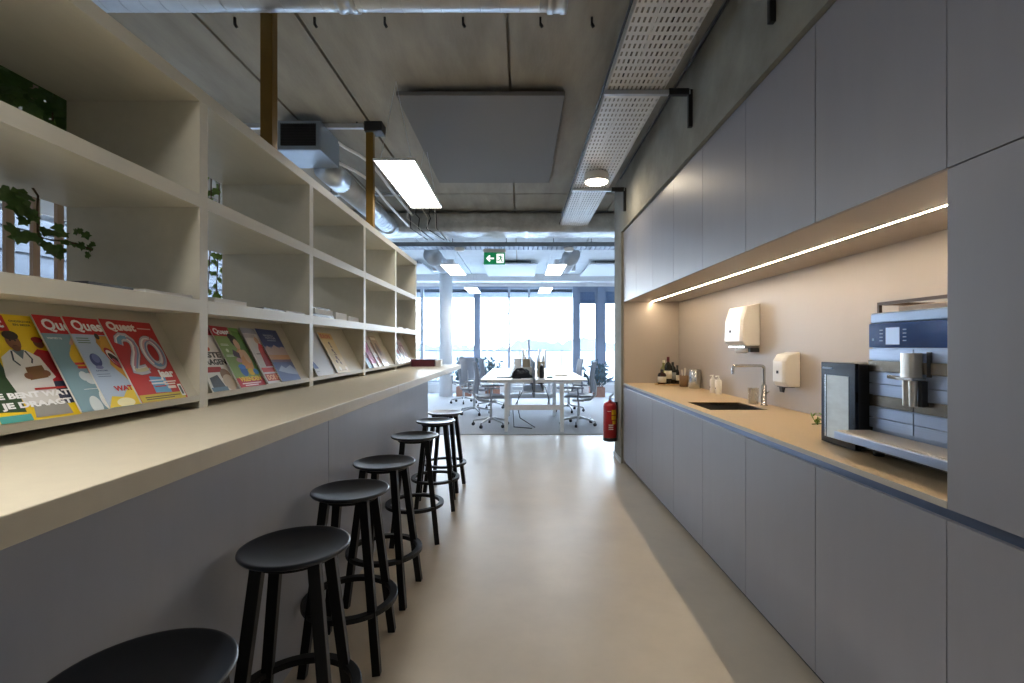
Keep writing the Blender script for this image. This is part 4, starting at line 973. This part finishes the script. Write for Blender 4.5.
# office chairs
def make_chair():
    r = empty('office_chair', (0,0,0))
    sb = MB().lathe([(0,.10),(.04,.10),(.04,.16),(0,.16)], n=20).build('star_base', alum, r, local=True)
    for k in range(5):
        t = 2*PI*k/5+.3; d = Vector((math.cos(t), math.sin(t), 0))
        MB().bar(d*.03+Vector((0,0,.135)), d*.31+Vector((0,0,.085)), .04, .03, 0, .028, .02, up=(0,0,1)).build('base_arm', alum, sb, local=True, bevel=.003)
        p = d*.31
        MB().lathe([(0,-.018),(.028,-.018),(.028,.018),(0,.018)], n=16, M=Matrix.Translation((p.x,p.y,.029)) @ Matrix.Rotation(t+PI/2,4,'Z') @ Matrix.Rotation(PI/2,4,'Y')).tube([(p.x,p.y,.03),(p.x,p.y,.085)], .008, 8).build('caster', darkmet, sb, local=True)
    MB().tube([(0,0,.14),(0,0,.30)], .027, 16).tube([(0,0,.30),(0,0,.42)], .018, 16).box(-.10,.10,-.07,.07,.41,.445).build('gas_column', alum, r, local=True)
    mb = MB(); nx, ny = 8, 8; vs = []; fs = []
    for zz in (0,1):
        for i in range(nx+1):
            for j in range(ny+1):
                u = i/nx*2-1; v = j/ny*2-1
                x = u*.24*(1-.08*v*v); y = v*.24*(1-.10*u*u)
                z = .47+.05*zz+.012*(abs(v)**2)-(.03*max(0,u-.5))*1 - (.02 if zz == 0 else 0)*(u*u+v*v)*-.5
                vs.append((x,y,z))
    K = (nx+1)*(ny+1)
    for i in range(nx):
        for j in range(ny):
            q = i*(ny+1)+j; fs.append((q,q+1,q+ny+2,q+ny+1)); fs.append((K+q,K+q+ny+1,K+q+ny+2,K+q+1))
    for i in range(nx):
        for j in (0,ny):
            q = i*(ny+1)+j; fs.append((q,q+ny+1,K+q+ny+1,K+q))
    for j in range(ny):
        for i in (0,nx):
            q = i*(ny+1)+j; fs.append((q,q+1,K+q+1,K+q))
    mb.add(vs, fs, 0, True); mb.build('seat', chairg, r, local=True)
    # back: curved shell
    nz, ny = 10, 8; vs = []; fs = []
    def bp(v, w, off): 
        z = .58+.52*w; y = v*(.225-.03*w-.03*(1-w)**2)
        return (-.245-.05*w-.04*math.sin(w*PI)*-1*0+.045*(v*v)+.05*math.sin(w*2.6)-.05+off, y, z)
    for s_ in (0,.022):
        for i in range(nz+1):
            for j in range(ny+1): vs.append(bp(j/ny*2-1, i/nz, s_))
    K = (nz+1)*(ny+1)
    for i in range(nz):
        for j in range(ny):
            q = i*(ny+1)+j; fs.append((q,q+1,q+ny+2,q+ny+1)); fs.append((K+q,K+q+ny+1,K+q+ny+2,K+q+1))
    for i in range(nz):
        for j in (0,ny): q = i*(ny+1)+j; fs.append((q,q+ny+1,K+q+ny+1,K+q))
    for j in range(ny):
        for i in (0,nz): q = i*(ny+1)+j; fs.append((q,q+1,K+q+1,K+q))
    MB().add(vs, fs, 0, True).build('backrest', chairmesh, r, local=True)
    MB().tube([(-.06,0,.43),(-.20,0,.45),(-.29,0,.53),(-.30,0,.66),(-.27,0,.80)], [.022,.022,.02,.018,.014], 12).build('back_support', alum, r, local=True)
    for s_ in (-1,1):
        MB().tube([(-.02,s_*.20,.45),(-.02,s_*.275,.47),(-.03,s_*.285,.55),(-.02,s_*.28,.655)], .014, 10).rbox(-.13,.13,s_*.28-.04,s_*.28+.04,.655,.68,.03).build('armrest', chairg, r, local=True)
    return r
cs = [(-.50,8.30,.15,'grey office chair nearest on the left side of the desks'),(-.92,9.75,-.2,'grey office chair pulled out on the left, second from the kitchen'),(-.62,10.75,.3,'grey office chair farthest on the left of the desks'),(-1.35,11.6,2.0,'grey office chair by the windows left of the desks'),
      (1.02,8.42,PI-.25,'grey office chair nearest on the right side of the desks'),(1.02,10.15,PI+.12,'grey office chair farther back on the right of the desks')]
ch = make_chair()
for i, (x, y, a, lab) in enumerate(cs):
    o = ch if i == 0 else copy_tree(ch)
    o.location = (x,y,.012); o.rotation_euler.z = a; tag(o, lab, 'chair', 'office chairs round the desks')
# monitors
def monitor(x, y, rot, label, first=[None]):
    if first[0] is None:
        r = empty('monitor', (0,0,0)); first[0] = r
        B(-.012,.012,-.27,.27,.12,.46).build('screen', white_m, r, local=True, bevel=.004)
        B(.0121,.0135,-.258,.258,.135,.448).build('display', blackgl, r, local=True)
        MB().tube([(-.03,0,.01),(-.03,0,.28)], .018, 12).box(-.04,-.012,-.05,.05,.23,.33).build('stand', alum, r, local=True); B(-.11,.09,-.11,.11,0,.010).build('foot', alum, r, local=True, bevel=.002)
    else: r = copy_tree(first[0])
    r.location = (x,y,.85); r.rotation_euler.z = rot; tag(r, label, 'monitor', 'monitors on the desks')
monitor(.08,8.95,PI*.98,'white monitor on the left of the nearer divider'); monitor(.47,9.35,.05,'white monitor standing edge-on right of the divider'); monitor(.06,10.4,PI,'white monitor on the farther desk, left side'); monitor(.42,10.6,.0,'white monitor on the farther desk, right side')
# laptops
def laptop(x, y, rot, label, m):
    e = empty('laptop', (x,y,.85), label, 'laptop', 'laptops on the desks'); e.rotation_euler.z = rot
    B(-.12,.12,-.17,.17,0,.014).build('keyboard_base', m, e, local=True, bevel=.003)
    MB().bar((.12,0,.016),(.19,0,.21),.34,.008,up=(0,1,0)).build('lid', m, e, local=True)
laptop(-.28,8.20,.1,'dark open laptop on the nearest left desk', darkmet); laptop(-.30,9.9,.05,'dark blue laptop on the farther left desk', mat('laptop_blue',hexc('3A4866'),.4,.3)); laptop(.80,9.9,PI,'silver laptop on the farther right desk', alum)
# dark bag
e = empty('bag', (.02,8.15,.85), 'dark crumpled bag lying on the near end of the desk', 'bag')
rn = random.Random(2); vs = []; n1, n2 = 18, 10
for i in range(n1):
    t = 2*PI*i/n1
    for j in range(n2):
        p = PI/2*j/(n2-1); rr = 1+rn.uniform(-.10,.10)
        vs.append((.02+.17*math.cos(t)*math.cos(p)*rr, 8.15+.15*math.sin(t)*math.cos(p)*rr, .85+.13*math.sin(p)*rr*(1+.25*math.cos(t*2))))
MB().add(vs, [(i*n2+j,((i+1)%n1)*n2+j,((i+1)%n1)*n2+j+1,i*n2+j+1) for i in range(n1) for j in range(n2-1)]+[[i*n2 for i in range(n1)][::-1]], 0, True).build('body', bagm, e)
MB().tube([(-.10,8.10,.93),(-.06,8.05,1.0),(.04,8.04,1.01),(.10,8.09,.95)], .010, 8).build('strap', bagm, e)
# small desk things
e = empty('bottle', (.36,8.05,.85), 'dark tall drink bottle on the near right desk', 'bottle'); MB().lathe([(0,0),(.034,0),(.035,.15),(.03,.19),(.018,.205),(0,.205)], (.36,8.05,.85), 22).build('body', mat('flask_dark',hexc('23282A'),.4), e); MB().lathe([(.02,.2),(.02,.235),(0,.235)], (.36,8.05,.85), 18).build('cap', galv, e)
for i, (x, y, z, w, d, h, m, lab) in enumerate(((.10,8.62,.85,.22,.16,.16,whitepl,'white storage box behind the dark bag'),(.11,8.60,1.01,.14,.12,.14,cardb,'beige carton on top of the white storage box'),(.36,8.40,.85,.12,.14,.26,cardb,'tall beige carton right of the desk divider'),(-.04,9.15,.85,.14,.16,.30,whitepl,'tall white box on the left desk behind the bag'))):
    e = empty('box', (x,y,z), lab, 'box', 'boxes on the desks'); B(x-w/2,x+w/2,y-d/2,y+d/2,z,z+h*.85).build('body', m, e, bevel=.003); B(x-w/2-.003,x+w/2+.003,y-d/2-.003,y+d/2+.003,z+h*.85,z+h).build('lid', m, e, bevel=.003)
tag(B(.62,.86,8.55,8.86,.85,.862).build('folder', cardb, bevel=.002), 'tan folder lying on the right desk', 'folder')
tag(B(-.12,.02,7.85,7.95,.85,.856).build('notebook', darkmet, bevel=.002), 'thin dark notebook at the near edge of the left desk', 'notebook')
tag(B(.45,.55,8.10,8.26,.85,.87).build('tissue_pack', mat('teal_pack',hexc('7FA2A8'),.6), bevel=.004), 'small teal packet beside the dark bottle', 'packet')
# cables under the desk
for i, pts in enumerate(([(.30,8.0,.80),(.42,7.98,.70),(.48,8.0,.50),(.46,8.05,.40)],[(0,8.2,.62),(-.05,8.15,.40),(.0,8.1,.18),(.25,8.05,.03)],[(.05,8.3,.62),(-.12,8.2,.3),(-.1,8.1,.03),(.2,8.0,.022)])):
    tag(MB().tube(pts, .007, 6).build('cable', blackpl), 'black cable hanging under the near desk, %s' % ('right of the divider','left, reaching the floor','left, coiling on the carpet')[i], 'cable', 'cables under the desk')
e = empty('power_strip', (.33,7.95,.74), 'black power box under the near right desktop', 'socket'); B(.29,.39,7.9,8.0,.765,.825).build('body', blackpl, e, bevel=.004); B(.30,.38,7.896,7.9,.78,.81).build('socket_face', darkmet, e)
# planters
def planter(x, y, w, label, seed):
    rn = random.Random(seed)
    e = empty('potted_plant', (x,y,.012), label, 'plant', 'terracotta planters by the windows')
    mb = MB(); mb.box(x-w/2,x+w/2,y-.15,y+.15,.012,.04)
    for a in ((x-w/2,x-w/2+.02,y-.15,y+.15),(x+w/2-.02,x+w/2,y-.15,y+.15),(x-w/2+.02,x+w/2-.02,y-.15,y-.13),(x-w/2+.02,x+w/2-.02,y+.13,y+.15)): mb.box(*a,.04,.27)
    mb.build('box', terrac, e, bevel=.004); B(x-w/2+.02,x+w/2-.02,y-.13,y+.13,.2,.245).build('soil', soil, e)
    st = MB(); fo = MB()
    for k in range(16):
        bx = x+rn.uniform(-w/2+.05,w/2-.05); by = y+rn.uniform(-.09,.09); tx = bx+rn.uniform(-.28,.28); ty = by+rn.uniform(-.2,.2); tz = rn.uniform(.55,1.05)
        st.tube([(bx,by,.24),((bx+tx)/2,(by+ty)/2,.24+(tz-.24)*.6),(tx,ty,tz)], .006, 5)
        for q in range(9):
            f = .35+.65*q/8; p = Vector((bx+(tx-bx)*f, by+(ty-by)*f, .24+(tz-.24)*f))+Vector((rn.uniform(-.06,.06),rn.uniform(-.05,.05),rn.uniform(-.03,.03)))
            leaf(fo, p, rn.uniform(.09,.15), rn, Vector((rn.uniform(-.7,.7),-1,rn.uniform(-.2,.8))), [(0,-.5),(.2,-.2),(.22,.15),(0,.55),(-.22,.15),(-.2,-.2)])
    st.build('stem', stemm, e); fo.build('foliage', leaf2, e)
planter(-1.52,13.2,.40,'leafy plant in a terracotta box beside the white column',3); planter(2.06,13.0,.40,'leafy plant in a terracotta box right of the desks',8)
planter(-.75,13.35,.40,'leafy plant in a terracotta box behind the left chairs',5)
struct(B(XL,XR,YW-.16,YW-.02,.012,.24).build('baseboard_far', white_p))

# ================================================================== CAMERA, LIGHT, WORLD
cam = bpy.data.cameras.new('camera'); co = bpy.data.objects.new('camera', cam); COL.objects.link(co)
co.location = (0,0,H); co.rotation_euler = (PI/2,0,0)
cam.sensor_width = 36; cam.lens = F*36/1024; cam.shift_x = -8/1024; cam.shift_y = 3.5/1024; cam.clip_start = .02; cam.clip_end = 1000
SC.camera = co
def area(name, loc, rot, sx, sy, power, col=(1,1,1), spread=PI, portal=False):
    l = bpy.data.lights.new(name, 'AREA'); l.shape = 'RECTANGLE'; l.size = sx; l.size_y = sy; l.energy = power; l.color = col; l.spread = spread
    o = bpy.data.objects.new(name, l); COL.objects.link(o); o.location = loc; o.rotation_euler = rot
    if portal: l.cycles.is_portal = True
    return o
area('portal_far', (-1.2,YW+.18,1.7), (-PI/2,0,0), 9.5, 2.8, 1, portal=True)
area('portal_left', (XL-.14,5,1.7), (0,-PI/2,0), 2.7, 14.4, 1, portal=True)
# fill lamps: one added over the near bar, one unseen in the left office
area('near_fill', (-.85,.02,2.77), (0,0,0), .28, 1.2, 7, (1,.95,.88), 1.9)
area('left_office_fill', (-3.6,2.5,2.9), (0,0,0), .3, 3, 20, (1,.97,.93))  # area lamp without a fixture, brightens the unseen left side
W = bpy.data.worlds.new('sky'); SC.world = W; W.use_nodes = True
nt = W.node_tree; bg = nt.nodes['Background']
tc = nt.nodes.new('ShaderNodeTexCoord'); sx = nt.nodes.new('ShaderNodeSeparateXYZ'); rp = nt.nodes.new('ShaderNodeValToRGB')
nt.links.new(tc.outputs['Generated'], sx.inputs[0]); nt.links.new(sx.outputs['Z'], rp.inputs['Fac']); nt.links.new(rp.outputs['Color'], bg.inputs['Color'])
rp.color_ramp.elements[0].position = 0; rp.color_ramp.elements[0].color = (.84,.92,1,1); rp.color_ramp.elements[1].position = .7; rp.color_ramp.elements[1].color = (.52,.72,1,1)
bg.inputs['Strength'].default_value = 13.0
SC.view_settings.view_transform = 'Standard'; SC.view_settings.look = 'None'; SC.view_settings.exposure = .95; SC.view_settings.gamma = 1.0
SC.cycles.max_bounces = 10; SC.cycles.diffuse_bounces = 6; SC.cycles.transparent_max_bounces = 16
